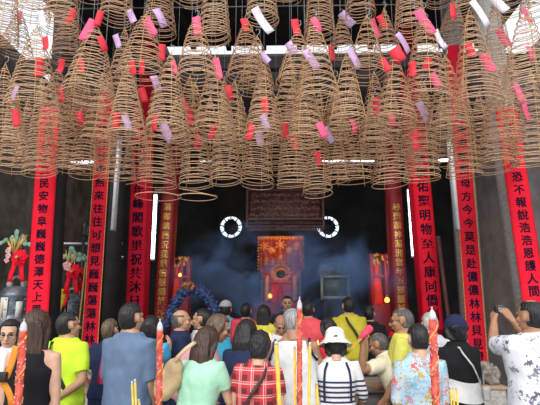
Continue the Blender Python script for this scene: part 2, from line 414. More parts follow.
def side_shrine(label, x0, x1, y0, y1, Y, mi):
    a, b = at(x0, y1, Y), at(x1, y0, Y); w = b.x-a.x; h = b.z-a.z
    t = thing('side_shrine', label, 'shrine', ((a.x+b.x)/2, Y, .15)); z0 = a.z-.15
    mg = mat('shrine_gold', (.42, .2, .05), .5, .4, 12, .4, emit=((.6, .2, .03), .06))  # gilt emission imitates the lamp's warmth on the panel
    part('base', B((0, .15, z0/2), (w, .4, z0), bev=.02), M_dkred, t)
    part('back_panel', B((0, .3, z0+h/2), (w, .04, h)), mg, t)
    bm = bmesh.new()
    for s in (-1, 0.1, 1): box(bm, V((s*w*.47, .1, z0+h/2)), (.06, .3, h), bev=.01)
    for z in (.02, .55, .98): box(bm, V((0, .12, z0+h*z)), (w, .3, .05), bev=.01)
    part('frame', bm, M_dkred, t)
    part('red_figure', T([V((-w*.28, .05, z0+.02)), V((-w*.28, .05, z0+h*.4)), V((-w*.28, .05, z0+h*.62)), V((-w*.28, .05, z0+h*.75))], [.13, .1, .05, .07], 12, round_ends=True), mat('altar_cloth', (.7, .03, .015)), t)
    bm = bmesh.new(); r = random.Random(mi)
    for k in range(24): ell(bm, V((r.uniform(-.45, .45)*w, -.02, z0+h*(.88+r.uniform(-.08, .12)))), (.04, .03, .04), None, 8, 6)
    part('carved_crest', bm, M_gold, t)
side_shrine('gilded side shrine with a red robed figure, left of the right gold lettered board', 372, 397, 254, 304, 10.2, 1)
side_shrine('dim gilded side shrine with orange lamp, right of the left gold lettered board', 172, 190, 258, 300, 10.5, 2)
def screen():
    Y = 11.6; a, b = at(321, 299, Y), at(349, 263, Y); w = b.x-a.x; h = b.z-a.z
    t = thing('framed_shrine_screen', 'pale framed screen with carved top in the smoke right of altar', 'screen', ((a.x+b.x)/2, Y, .15)); z0 = a.z-.15
    mp = mat('screen_paint', (.34, .36, .33), .7, .3, 9, .3)
    bm = bmesh.new()
    for s in (-1, 1): box(bm, V((s*w*.46, 0, z0+h*.32)), (.06, .1, h*.7), bev=.015)
    box(bm, V((0, 0, z0+.03)), (w, .1, .07), bev=.015); box(bm, V((0, 0, z0+h*.62)), (w, .1, .07), bev=.015)
    part('frame', bm, mp, t)
    part('panel', B((0, .04, z0+h*.33), (w*.9, .02, h*.6)), mat('screen_pane', (.13, .2, .2), .4, .4, 5, .2), t)
    bm = bmesh.new(); r = random.Random(2)
    box(bm, V((0, .03, z0+h*.82)), (w*1.05, .03, h*.32))
    for k in range(30): ell(bm, V((r.uniform(-.5, .5)*w, -.01, z0+h*(.7+r.uniform(0, .26)))), (.04, .03, .035), None, 8, 6)
    part('carved_top', bm, mat('screen_carving', (.18, .26, .2), .7, .5, 14, .4), t)
    part('stand', B((0, .05, z0/2), (w*.9, .25, z0), bev=.02), M_dark, t)
screen()
def red_table():
    Y = 7.6; a, b = at(374, 343, Y), at(419, 330, Y); w = b.x-a.x
    t = thing('offering_table', 'red clothed offering table with red dishes behind the yellow shirted man', 'table', ((a.x+b.x)/2, Y+.3, .15)); z = a.z-.15
    part('top', B((0, 0, z), (w, .6, .05), bev=.01), M_dkred, t)
    bm = bmesh.new(); n = 30
    rings = [[V(((-.5+i/n)*w, -.3+.02*math.sin(i*1.3)*(1-k), z*k)) for i in range(n+1)]+[V(((-.5+i/n)*w, -.27, z*k)) for i in range(n, -1, -1)] for k in (.25, .6, 1)]
    part('front_cloth', loft(bm, rings), M_redsh, t)
    for sx in (-1, 1):
        for sy in (-1, 1): part('leg', B((sx*w*.45, sy*.25, z/2), (.06, .06, z)), M_dkred, t)
    for i, x in enumerate((-.25, 0.02, .27)):
        d = thing('offering_dish', ['red dish of offerings on the red table, nearest the shrine lamp', 'red dish heaped with offerings in the middle of the red table', 'red dish heaped with offerings on the red table behind the glasses wearer'][i], 'dish', ((a.x+b.x)/2+x, Y+.2, .15+z+.025), 0, 'dishes on the red table')
        part('dish', lathe(bmesh.new(), [(.05, 0), (.06, .02), (.11, .06), (.1, .06), (.05, .03)], 18), M_redsh, d)
        bm = bmesh.new(); r = random.Random(i)
        for k in range(7): ell(bm, V((r.uniform(-.05, .05), r.uniform(-.05, .05), .07+r.uniform(0, .04))), (.03, .03, .03), None, 10, 8)
        part('red_cakes', bm, M_red, d)
red_table()

# ------------------------------------------------------------------ bells, rosettes, rails
def bell(label, px, ytop, Y, rad, h, posters):
    p = at(px, ytop, Y); t = thing('hanging_bell', label, 'bell', (p.x, Y, p.z-h), 0, 'bronze bells by the left columns')
    mb = mat('bell_bronze', (.16, .18, .22), .45, .4, 10, .4, metal=.5)
    part('body', lathe(bmesh.new(), [(rad*1.05, 0), (rad*1.08, .03), (rad*1.0, .06), (rad*.93, h*.3), (rad*.9, h*.35), (rad*.93, h*.37), (rad*.88, h*.6), (rad*.84, h*.75), (rad*.87, h*.78), (rad*.8, h*.83), (rad*.62, h*.95), (rad*.3, h), (.01, h)], 32), mb, t)
    bm = bmesh.new()
    tube(bm, [V((math.cos(q)*rad*.38, 0, h+math.sin(q)*rad*.5)) for q in [math.pi*i/10 for i in range(11)]], rad*.1, 8)
    for s in (-1, 1): ell(bm, V((s*rad*.4, 0, h+.02)), (rad*.2, rad*.16, rad*.22), None, 12, 8)
    part('crown_loop', bm, mat('bell_crown', (.3, .29, .28), .6, .3, 14, .4), t)
    bm = bmesh.new()
    for q in range(12):
        a = q*math.pi/6; 
        for z in (h*.45, h*.68): ell(bm, V((math.cos(a)*rad*.9, math.sin(a)*rad*.9, z)), (.02, .02, .02), None, 8, 6)
    part('stud_rows', bm, mb, t)
    for a, w, hh, m in posters:
        part('paper_slip', B((math.sin(a)*rad*.95, -math.cos(a)*rad*.95, h*.45), (w, .004, hh), Matrix.Rotation(a, 3, 'Z')), m, t)
    part('hanging_chain', T([V((0, 0, h+rad*.5)), V((0, .0, h+rad*.5+.45))], .012, 8), M_steel, t)
M_or = mat('orange_paper', (.65, .35, .2), .8, .3, 12, 0); M_wp = mat('white_paper', (.6, .6, .58), .8, .1, 12, 0)
bell('large grey bronze bell with pasted paper slips, left of the nearest red board', 17, 286, 6.6, .24, .55, [(-.1, .1, .3, M_wp), (-.08, .05, .2, M_or), (.7, .08, .2, M_wp)])
bell('slimmer dark bronze bell with a paper strip, left of the beaded red board', 72, 294, 7.6, .16, .5, [(0.0, .05, .34, M_wp), (.0, .03, .3, mat('pink_paper', (.5, .2, .2), .8))])
rail = thing('bell_rail', 'two level grey steel rails behind the bells at the left', 'rail', at(0, 258, 8.0))
for y in (244, 258):
    q = at(0, y, 8.0)-rail.location; L = 2.0
    part('bar', T([q+V((-.2, 0, 0)), q+V((L, 0, 0))], .028, 10), M_steel, rail)
part('post', T([V((-.2, 0, .4)), V((-.2, 0, -rail.location.z+.15))], .04, 10), M_steel, rail); part('post', T([V((1.35, 0, .35)), V((1.35, 0, -rail.location.z+.15))], .04, 10), M_black, rail)
p = rail.children[-1]
part('finial', lathe(bmesh.new(), [(.03, 0), (.06, .05), (.04, .1), (.07, .16), (.05, .22), (.01, .27)], 14, (1.35, 0, .33)), M_black, rail)
def flower(bm, c, r, rr):
    for k in range(6):
        a = k*1.047+rr.random(); ell(bm, c+V((math.cos(a)*r*.6, -r*.2, math.sin(a)*r*.6)), (r*.5, r*.25, r*.5), None, 8, 6)
def rosette(label, px, py, Y, s, seed, flip=1):
    rr = random.Random(seed); p = at(px, py, Y); t = thing('hanging_rosette', label, 'ornament', p, 0, 'red and gold ornaments on the bell stands')
    bm = bmesh.new()
    for k in range(26):
        a = k*2.4; q = .09*s*math.sqrt((k+.5)/26); ell(bm, V((.03*s*flip+math.cos(a)*q, -.05*s+.6*q, math.sin(a)*q)), (.035*s, .03*s, .035*s), None, 8, 6)
    part('red_ribbon_rosette', bm, M_red, t)
    bm = bmesh.new(); ell(bm, V((.03*s*flip, -.09*s, 0)), (.022*s, .02*s, .022*s), None, 10, 8)
    part('gold_center', bm, M_goldbead, t)
    for x0, x1 in ((-.03, -.07), (.05, .1)):
        bm = bmesh.new(); loft(bm, [[V((x0+(x1-x0)*k-.03, .01*math.sin(k*7)-.02, -.05-.26*s*k)), V((x0+(x1-x0)*k+.03, .01*math.sin(k*7)-.02, -.05-.26*s*k)), V((x0+(x1-x0)*k+.03, .01*math.sin(k*7)-.012, -.05-.26*s*k)), V((x0+(x1-x0)*k-.03, .01*math.sin(k*7)-.012, -.05-.26*s*k))] for k in [i/6 for i in range(7)]])
        part('ribbon_tail', bm, M_red, t)
    bm = bmesh.new()
    for k in range(5): flower(bm, V((-.08*s*flip+rr.uniform(-.05, .05)*s, -.04, .02+rr.uniform(-.06, .09)*s)), .035*s, rr)
    part('pink_flower', bm, mat('pale_pink_silk', (.75, .38, .38), .8, .4, 20, 0), t)
    bm = bmesh.new()
    for k in range(9):
        a = rr.uniform(-.7, .7); L = rr.uniform(.15, .27)*s
        tube(bm, [V((-.05*s*flip, 0, .05)), V((-.05*s*flip+math.sin(a)*L*.6, -.02, .05+L*.6)), V((-.05*s*flip+math.sin(a)*L, -.03, .05+L))], [.006, .012*s, .004], 6)
    part('gold_spray', bm, M_goldbead, t)
    bm = bmesh.new()
    for k in range(14):
        a = rr.uniform(-1.1, 1.1); L = rr.uniform(.14, .27)*s; c = V((-.05*s*flip+math.sin(a)*L, -.01, .07+math.cos(a)*L))
        ell(bm, c, (.03*s, .012*s, .045*s), Matrix.Rotation(-a, 3, 'Y'), 8, 6)
    part('green_leaf', bm, mat('silk_leaf', (.2, .33, .25), .7, .4, 14, 0), t)
rosette('red ribbon rosette with green and gold spray above the large bell', 18, 258, 6.5, 1.0, 1)
rosette('red ribbon rosette with green and gold spray above the slimmer bell', 72, 272, 7.2, 1.0, 2)
rosette('smaller flower rosette tucked against the beaded red board', 86, 273, 7.3, .8, 3, -1)
t = thing('hanging_banner', 'yellow cloth sash with red edge hanging left of the slimmer bell', 'banner', at(61, 300, 7.4))  # a cloth sash beside the bell
bm = bmesh.new(); a0, a1 = at(64.5, 289, 7.4)-t.location, at(58.5, 313, 7.4)-t.location
loft(bm, [[a0.lerp(a1, k)+V((x, .02*math.sin(k*5)+y, 0)) for x, y in ((-.05, 0), (.035, 0), (.035, .01), (-.05, .01))] for k in [i/8 for i in range(9)]]); part('cloth', bm, mat('sash_yellow', (.55, .42, .02), .8), t)
bm = bmesh.new(); loft(bm, [[a0.lerp(a1, k)+V((x, .02*math.sin(k*5)+y, 0)) for x, y in ((.035, 0), (.075, 0), (.075, .01), (.035, .01))] for k in [i/8 for i in range(7)]]); part('red_edge', bm, M_red, t)
q0, q1 = at(86, 262, 7.0), at(79, 325, 7.0); d = q1-q0
tag(obj('bamboo_pole', T([q0, q0+d*((.15-q0.z)/d.z)], .014, 8), mat('bamboo', (.45, .28, .1), .6)), 'thin tan pole leaning against the beaded red board', 'pole')
q0, q1 = at(438, 236, 7.5), at(450, 330, 7.5); d = q1-q0
tag(obj('leaning_pole', T([q0, q0+d*((.15-q0.z)/d.z)], .03, 8), mat('old_red_pole', (.12, .035, .03), .6)), 'dark reddish pole leaning between two red boards at right', 'pole')
# blue textured garland arch in front of the left hall
pts = [at(x, y, 7.6) for x, y in ((160, 336), (166, 324), (172, 312), (177, 301), (182, 293), (188, 289), (195, 290), (202, 292), (209, 298), (214, 308), (218, 322))]
t = thing('garland_arch', 'dark blue bristly garland arch beside the left gold lettered column', 'garland', (pts[0].x, 7.6, .15))
lp = [q-t.location for q in pts]; rr = random.Random(4)
part('core', T(lp+[V((lp[-1].x, 0, 0))], [.07]*len(lp)+[.05], 10), mat('blue_core', (.02, .04, .13), .6, .5, 20, .5), t)
part('support', T([V((0, 0, 0)), lp[0]], .04, 10), M_black, t)
bm = bmesh.new()
for i in range(len(lp)-1):
    for k in range(26):
        c = lp[i].lerp(lp[i+1], rr.random()); d = V((rr.gauss(0, 1), rr.gauss(0, 1), rr.gauss(0, 1))).normalized()
        ell(bm, c+d*.075, (.03, .014, .03), Matrix.Rotation(rr.random()*6, 3, d), 6, 4)
part('bristle', bm, mat('blue_tinsel', (.05, .09, .26), .5, .6, 25, .3), t)
bm = bmesh.new()
for k in range(14): ell(bm, lp[5]+V((rr.uniform(-.1, .1), -.08+rr.uniform(-.04, .04), rr.uniform(-.02, .1))), (.03, .03, .03), None, 8, 6)
part('red_gold_tuft', bm, mat('tuft', (.45, .16, .05), .6, .5, 20, 0), t)

# ------------------------------------------------------------------ stone lion on pedestal, front table
def lion(label, px, py, Y, s, flip):
    p = at(px, py, Y); t = thing('guardian_lion', label, 'statue', (p.x, Y, 0))
    ms = mat('lion_stone', (.22, .19, .165), .8, .5, 18, .6); z = p.z
    part('pedestal', B((0, 0, (z)/2), (.3*s, .3*s, z), bev=.02), M_granite, t)
    bm = bmesh.new(); f = flip
    ell(bm, V((-.03*f, 0, z+.11)), (.085, .075, .11)); ell(bm, V((.03*f, -.01, z+.22)), (.07, .07, .07)); ell(bm, V((.09*f, -.02, z+.2)), (.04, .045, .035))
    for k in range(16):
        a = k*.8; ell(bm, V((.0*f+math.cos(a)*.06, math.sin(a)*.065, z+.2+.05*math.sin(k*2.1))), (.028, .028, .03), None, 8, 6)
    for y in (-.05, .05):
        tube(bm, [V((.05*f, y, z+.14)), V((.08*f, y, z+.07)), V((.085*f, y, z+.01))], [.03, .026, .03], 8, round_ends=True); ell(bm, V((-.05*f, y*1.3, z+.05)), (.07, .035, .055))
    tube(bm, [V((-.1*f, 0, z+.06)), V((-.14*f, 0, z+.14)), V((-.11*f, 0, z+.22))], [.03, .03, .015], 8, round_ends=True)
    for v in bm.verts: v.co.x *= s; v.co.y *= s; v.co.z = z+(v.co.z-z)*s
    part('lion_body', remesh(bm, .011, 2), ms, t)
    bm = bmesh.new(); box(bm, V((0, 0, z+.0)), (.33*s, .33*s, .04), bev=.01); part('gilt_base', bm, mat('gilt_base', (.35, .24, .14), .6, .3), t)
lion('small carved stone lion below the right beaded red board', 488, 386, 6.0, .95, -1)
lion('small carved stone lion with red ribbon behind the grey shirted man', 93, 391, 6.1, .9, 1)
q = at(93, 388, 5.95)
bm = bmesh.new()
for k in range(12): ell(bm, V((math.cos(k*.55)*.07, -.0, .03*math.sin(k*.55))), (.022, .02, .022), None, 8, 6)
o = obj('ribbon_bow', bm, M_red, bpy.data.objects['guardian_lion.001']); o.location = q-bpy.data.objects['guardian_lion.001'].location+V((0, -.02, .06))
a, b = at(196, 386, 5.0), at(446, 386, 5.0)
t = thing('offering_counter', 'long grey brown wooden offering counter the crowd leans over', 'table', ((a.x+b.x)/2, 5.35, 0)); TZ = a.z; w = b.x-a.x
mw = mat('worn_wood', (.26, .2, .15), .7, .35, 5, .4, stretch=(.6, 5, 5))
part('top', B((0, 0, TZ-.03), (w, .7, .06), bev=.01), mw, t)
part('apron', B((0, -.29, TZ-.16), (w*.97, .04, .2)), mat('grey_apron', (.2, .19, .19), .8), t)
for sx in (-1, -.33, .33, 1):
    for sy in (-1, 1): part('leg', B((sx*w*.47, sy*.28, (TZ-.06)/2), (.08, .08, TZ-.06), bev=.008), mw, t)
def on_table(name, lab, cat, px, Y): p = at(px, 380, Y); return thing(name, lab, cat, (p.x, Y, TZ))
o = on_table('joss_paper_stack', 'white joss paper stack on the counter beside the mint shirted woman', 'paper', 218, 5.25)
bm = bmesh.new()
for k in range(6): box(bm, V((.01*math.sin(k*3), .01*math.cos(k*2), .006+k*.012)), (.16, .12, .011))
part('sheets', bm, M_wp, o, smooth=False); part('band', B((0, 0, .04), (.03, .125, .084)), M_red, o)
o = on_table('blue_carrier_bag', 'bright blue plastic bag standing on the counter beside the mint shirted woman', 'bag', 222, 5.45)
bm = bmesh.new(); rr = random.Random(8)
for k in range(10): ell(bm, V((rr.uniform(-.05, .05), rr.uniform(-.03, .03), .07+rr.uniform(-.03, .08))), (.06, .05, .06))
part('sack', remesh(bm, .012, 3), mat('blue_plastic', (.02, .3, .6), .35, .2, 9, .5), o)
part('handle', T([V((-.04, 0, .15)), V((-.03, 0, .22)), V((.03, 0, .22)), V((.04, 0, .15))], .01, 6), mat('blue_plastic', (.02, .3, .6)), o)
for i, (px, Y) in enumerate(((318.5, 5.15), (270, 5.5))):
    o = on_table('red_candle', ['lit red candle on the counter beside the woman in the white hat', 'lit red candle on the counter beside the bending man in white'][i], 'candle', px, Y)
    z = at(px, 348 if i == 0 else 340, Y).z-TZ
    part('holder', lathe(bmesh.new(), [(.05, 0), (.05, .01), (.015, .03), (.015, .06), (.03, .07), (.005, .075)], 14), M_gold, o)
    part('wax', T([V((0, 0, .07)), V((0, 0, z))], .014, 10), M_red, o)
    part('flame', lathe(bmesh.new(), [(.003, z), (.011, z+.015), (.013, z+.03), (.006, z+.055), (.001, z+.075)], 10), mat('flame', (1, .6, .1), .5, 0, 5, 0, emit=((1, .45, .08), 6)), o)
for i, (px, c) in enumerate(((327, 'red'), (440, 'orange'), (240, 'white'))):
    o = on_table('offering_plate', ['plate of red cakes on the counter behind the woman in the white hat', 'plate of orange fruit on the counter behind the floral blouse', 'plate of pale buns on the counter behind the plaid shirt'][i], 'plate', px, 5.3)
    part('plate', lathe(bmesh.new(), [(.05, 0), (.06, .01), (.11, .03), (.105, .035), (.05, .015)], 18), M_white, o)
    bm = bmesh.new()
    for k in range(6): ell(bm, V((math.cos(k*1.25)*.05*(k > 0), math.sin(k*1.25)*.05*(k > 0), .045+.03*(k == 0))), (.032, .032, .03), None, 10, 8)
    part('offering', bm, mat('offer_'+c, {'red': (.5, .03, .03), 'orange': (.7, .25, .03), 'white': (.6, .55, .45)}[c], .6), o)
# ------------------------------------------------------------------ hanging spiral incense coils
M_wire = [mat('incense_%d' % i, c, .8, .25, 40, 0) for i, c in enumerate(((.62, .38, .24), (.52, .3, .185), (.68, .44, .28)))]
M_str = mat('coil_string', (.5, .33, .12), .8, .2, 30, 0)
TAGC = {'r': ('red', (.75, .03, .05)), 'p': ('pink', (.85, .1, .22)), 'l': ('lilac', (.55, .36, .6)), 'w': ('white', (.8, .74, .8))}
M_tag = {k: mat('tag_'+v[0], v[1], .75, .1, 12, .1) for k, v in TAGC.items()}
# tier, apex x, apex y, bottom x, lowest y, width, depth
coils = []
def tier(name, Y, rows):
    for r in rows: coils.append([name, *r[:5], Y+(r[5] if len(r) > 5 else 0)])
tier('top', 5.3, [(2, -40, 3, 50, 26), (30, -50, 32, 27, 32), (61, -65, 61, 41, 33), (20, 12, 15, 62, 32, .5), (116, -55, 117, 31, 32), (156, -50, 158, 40, 32), (212, -60, 214, 49, 30), (190, -70, 189, 8, 34), (261, -45, 262, 30, 30),
 (318, -62, 320, 46, 30), (360, -55, 361, 24, 28), (411, -65, 411, 42, 30), (453, 3, 452, 44, 26, .8), (512, -65, 512, 17, 30), (495, 0, 499, 86, 30, .4), (384, 10, 387, 60, 26, .4), (341, 17, 342, 60, 24, .4), (69, 8, 67, 68, 32, .4), (463, -40, 464, 22, 26, .3), (535, -45, 537, 22, 28), (90, -70, 88, 4, 28, .4), (285, -70, 286, 4, 28, .5), (440, -60, 441, 10, 26, .6)])
tier('middle', 4.6, [(37, 28, 33, 120, 50), (96, 28, 88, 108, 50), (125, 30, 121, 102, 32, .7), (146, 16, 141, 89, 48), (196, 20, 197, 93, 41), (247, 22, 245, 90, 40), (257, 38, 256, 98, 36, .5), (298, 30, 294, 93, 36), (314, 20, 318, 112, 44), (367, 18, 367, 87, 40),
 (423, 12, 428, 112, 46), (469, 12, 478, 117, 48), (525, 8, 526, 102, 44), (394, 54, 396, 130, 38), (347, 54, 347, 132, 38), (128, 66, 127, 147, 40), (171, 55, 168, 142, 44), (215, 58, 214, 142, 42), (264, 66, 263, 147, 40), (305, 70, 306, 150, 40), (5, 66, 6, 150, 38), (58, 70, 55, 142, 40, .3), (445, 58, 448, 140, 40, .2), (503, 66, 503, 150, 40, .2),
 (290, 58, 287, 138, 34, .5), (235, 82, 231, 152, 34, .4), (190, 78, 188, 152, 36, .4), (374, 74, 376, 154, 36, .4), (104, 74, 100, 150, 38, .4), (78, 62, 76, 136, 36, .5), (420, 84, 420, 156, 36, .4), (335, 80, 334, 152, 32, .5)])
tier('lowest', 5.2, [(14, 82, 13, 176, 30), (42, 80, 40, 179, 33), (73, 84, 70, 176, 28), (88, 86, 86, 180, 30), (121, 84, 119, 186, 33), (157, 80, 157, 191, 38), (195, 84, 196, 191, 33), (224, 80, 226, 188, 33), (260, 72, 257, 189, 33), (292, 86, 294, 191, 33), (320, 92, 318, 197, 29), (332, 96, 335, 189, 26), (353, 78, 355, 187, 35), (389, 82, 391, 189, 34), (424, 84, 423, 185, 36), (463, 80, 464, 182, 34), (494, 74, 496, 174, 36), (531, 72, 532, 172, 36)])
tier('back', 5.7, [(28, 100, 28, 170, 26), (57, 96, 56, 168, 27), (102, 96, 102, 172, 28), (139, 100, 138, 178, 28), (176, 98, 177, 176, 28), (210, 98, 211, 176, 28), (241, 98, 241, 174, 28), (276, 98, 276, 176, 28), (306, 104, 306, 178, 26), (343, 104, 345, 178, 28), (373, 96, 374, 172, 28), (407, 98, 407, 172, 28), (442, 98, 443, 170, 28), (479, 94, 481, 168, 28), (513, 90, 514, 164, 28)])
tags = """21,18,r,0 42,19,w,15 70,16,r,-20 88,30,p,-22 99,18,r,-10 39,67,r,0 45,43,r,10 60,66,r,-8 80,66,r,10 102,44,r,25 61,94,r,12 15,93,l,-22 117,41,l,20 131,16,l,25 150,27,p,28 160,18,l,28 197,26,p,8 162,52,r,0 173,68,p,16 132,68,r,15 141,67,r,5 156,84,l,20 143,95,r,18
245,25,r,15 263,20,w,40 296,27,r,10 217,69,p,14 265,58,l,38 291,48,l,25 229,93,r,12 316,25,p,22 347,19,l,35 376,28,p,28 383,22,r,26 332,53,r,5 311,59,l,32 354,59,l,32 385,65,r,25 425,22,p,28 441,39,w,40 403,43,l,42 397,55,r,25 453,11,r,-4 412,69,r,0 427,64,r,-20 480,13,w,42 504,37,p,25 470,50,r,15 488,63,p,20 529,54,p,18 519,93,p,22 527,15,p,35 499,3,w,30 435,80,p,22
16,118,r,12 46,115,r,8 80,118,r,18 117,120,r,0 127,123,l,22 155,123,r,0 167,132,l,28 190,118,r,5 197,141,r,0 250,132,r,-15 265,122,l,20 260,138,l,10 285,131,r,5 294,142,r,8 214,132,r,-10 265,105,r,5 329,135,l,30 322,130,p,25 318,159,r,15 353,127,p,12 377,106,r,0 423,112,l,30 417,140,r,0 391,120,p,15 527,112,p,20 184,104,r,30""".split()
tg = {}
BIG = {(480, 13): 1.9, (88, 30): 1.7, (263, 20): 1.7, (425, 22): 1.8, (197, 26): 1.35, (150, 27): 1.6, (441, 39): 1.3, (504, 37): 1.4, (347, 19): 1.4, (376, 28): 1.4, (160, 18): 1.3, (403, 43): 1.35, (488, 63): 1.3, (499, 3): 1.5, (423, 112): 1.4, (217, 69): 1.4, (167, 132): 1.4, (311, 59): 1.3, (354, 59): 1.3, (39, 67): 1.3, (519, 93): 1.4}
def cover(c, x, y):
    _, ax, ay, bx, by, w, Y = c
    k = (y-ay)/(by-ay)
    if not -.22 < k < .85: return None
    kk = min(1, max(0, k)); lim = 5+w*.5*kk
    return abs(x-(ax+(bx-ax)*kk))/lim if abs(x-(ax+(bx-ax)*kk)) < lim else None
for s in tags:
    x, y, c, a = s.split(','); x, y, a = float(x), float(y), float(a)
    best = None
    for i, q in enumerate(coils):
        v = cover(q, x, y)
        if v is None: continue
        sc = q[6]+v*.3+.25*len(tg.get(i, []))
        if best is None or sc < best[0]: best = (sc, i)
    if best is None: best = (0, min(range(len(coils)), key=lambda i: abs(coils[i][1]-x)+abs(coils[i][2]-y)))
    tg.setdefault(best[1], []).append((x, y, c, a))
RAILZ = 6.22
def coil_curve(Rr, H, seed, turns, lean):
    rr = random.Random(seed); pts = []; ns = 20
    ph = rr.random()*6.28; sq = rr.uniform(.95, 1.05); p1, p2 = rr.uniform(0, 6), rr.uniform(0, 6)
    pw = rr.uniform(.62, .8); N = turns*ns; droop = rr.uniform(.0, .06); da = rr.uniform(0, 6.28)
    for i in range(N+1):
        t = i/N; a = ph+2*math.pi*turns*t
        r = Rr*(.07+.93*t**pw)*(1+.022*math.sin(a*.37+p1)+.012*math.sin(a*1.63+p2))
        z = -H*(t**.95)+.009*math.sin(a*.51+p2)-droop*Rr*2*t*math.cos(a-da)
        pts.append(V((r*math.cos(a)*sq+lean.x*t, r*math.sin(a)/sq+lean.y*t, z)))
    return pts
ords = 'first second third fourth fifth sixth seventh eighth ninth tenth eleventh twelfth thirteenth fourteenth fifteenth sixteenth seventeenth eighteenth nineteenth twentieth twenty-first twenty-second twenty-third twenty-fourth twenty-fifth twenty-sixth twenty-seventh twenty-eighth twenty-ninth thirtieth thirty-first thirty-second thirty-third'.split()
TN = {'top': 'in the topmost tier, cut by the frame top' , 'middle': 'in the large middle tier', 'lowest': 'in the lowest front tier', 'back': 'in the row behind the lowest tier'}
rank = {}
for tn in TN:
    for k, i in enumerate(sorted((i for i, c in enumerate(coils) if c[0] == tn), key=lambda i: coils[i][1])): rank[i] = k
for i, (tn, ax, ay, bx, by, w, Y) in enumerate(coils):
    rr = random.Random(i*13+5)
    el = PITCH+math.atan((202.5-by)/F); e_ap = PITCH+math.atan((202.5-ay)/F)
    Rr = m_at(w, Y)/2/math.cos(el)*1.04
    byc = by-w*.5*math.sin(el)
    A = at(ax, ay, Y)
    # bottom ring centre on the same plumb line unless the photo shows it leaning
    Bq = at(bx, byc, Y); H = A.z-Bq.z
    lx = Bq.x-A.x
    if tn == 'top' and ay < 0: lx = 0; A.x = Bq.x
    cols = [TAGC[q[2]][0] for q in tg.get(i, [])]
    cnt = {c: cols.count(c) for c in dict.fromkeys(cols)}
    ct = ' and '.join(('a %s tag' % c if n == 1 else '%s %s tags' % (['', '', 'two', 'three', 'four'][n], c)) for c, n in cnt.items())
    where = TN[tn] if not (tn == 'top' and ay >= 0) else 'in the topmost tier'
    lab = 'incense coil%s, %s from left %s' % (' with '+ct if ct else ' without tags', ords[rank[i]], {'top': 'in topmost tier', 'middle': 'in middle tier', 'lowest': 'in lowest tier', 'back': 'behind lowest tier'}[tn])
    if len(lab.split()) > 15: lab = lab.replace('two red tags', 'red').replace(' tag and', ' and').replace('two ', '').replace('a ', '')
    t = thing('hanging_incense_coil', lab, 'incense coil', A, 0, {'top': 'incense coils of the topmost tier', 'middle': 'incense coils of the middle tier', 'lowest': 'incense coils of the lowest tier', 'back': 'incense coils behind the lowest tier'}[tn])
    turns = max(12, int(H/.038))
    lean = V((lx, rr.uniform(-.03, .03), 0))
    if (tn, ax) in (('lowest', 332),): lean.y = -.12
    pts = coil_curve(Rr, H, i, turns, lean)
    if (tn, ax) in (('lowest', 195), ('lowest', 157)):              # a loop that has burnt loose and sags below
        e = pts[-1]; c = V((lean.x+.02, 0, -H-.1))
        pts += [c+V((Rr*1.15*math.cos(q), Rr*1.15*math.sin(q), -.02*k/20-.0)) for k, q in enumerate([.3*j for j in range(21)])]
    part('coil', T(pts, .0044 if tn != 'top' else .0048, 5), M_wire[rr.choice((0, 0, 1, 2))], t)
    a0 = rr.random()*6.28
    for k in range(3):
        a = a0+k*2.094; n = 7
        def cp(u): r = Rr*(.07+.93*u**.72); return V((r*math.cos(a)+lean.x*u, r*math.sin(a)+lean.y*u, -H*u**.95))
        part('support_string', T([V((0, 0, .03))]+[cp(u/n) for u in range(1, n+1)], (.0032), 4), M_str, t)
    bm = bmesh.new()
    tube(bm, [V((.0, 0, -.02)), V((0, 0, .03)), V((.03, 0, .06)), V((.028, 0, .1)), V((-.005, 0, .11)), V((-.012, 0, .085))], .0035, 6)
    part('hook', bm, M_steel, t)
    part('hanging_wire', T([V((0, 0, .1)), V((0, 0, RAILZ-A.z))], .002, 5), M_steel, t)
    for (x, y, c, an) in tg.get(i, []):
        k = min(1, max(0, (y-ay)/(by-ay))); r = Rr*(.07+.93*k**.85)
        p = at(x, y, Y-r*.75-.02)-A
        bm = bmesh.new(); bs = BIG.get((x, y), 1); L = m_at(17.5, Y)*rr.uniform(.9, 1.1)*bs; W = m_at(7.6, Y)*rr.uniform(.9, 1.1)*(bs*.5+.5)*(1.7 if (x, y) == (397, 55) else 1); bend = rr.uniform(-.03, .03)
        Rt = Matrix.Rotation(R(rr.uniform(-35, 35)), 3, 'Z') @ Matrix.Rotation(R(-an), 3, 'Y')
        rows = []
        for s in range(7):
            v = (s/6-.5); y0 = bend*(1-4*v*v)
            rows.append([p+Rt @ V((xx, y0+yy, -v*L)) for xx, yy in ((-W/2, 0), (W/2, 0), (W/2, .0015), (-W/2, .0015))])
        loft(bm, rows)
        tube(bm, [rows[0][0].lerp(rows[0][1], .5), V((p.x*.6, p.y*.6, min(p.z+L*.5+.03, .02)))] , .0015, 4)
        part('prayer_tag', bm, M_tag[c], t, '%s paper prayer tag' % TAGC[c][0])
t = thing('hanging_rail_rack', 'rack of thin steel rods above the coils carrying their wires', 'rack', (0, 5.4, RAILZ))
for y in sorted({round(c[6], 2) for c in coils})+[6.9]:
    part('rod', T([V((-3.85 if y > 5.5 else -3.4, y-5.4, 0)), V((3.9 if y > 5.5 else 3.4, y-5.4, 0))], .012, 8), M_steel, t)
for x in (-3.2, 3.2): part('bearer', T([V((x, -.9, .02)), V((x, 3.2, .02))], .02, 8), M_steel, t)
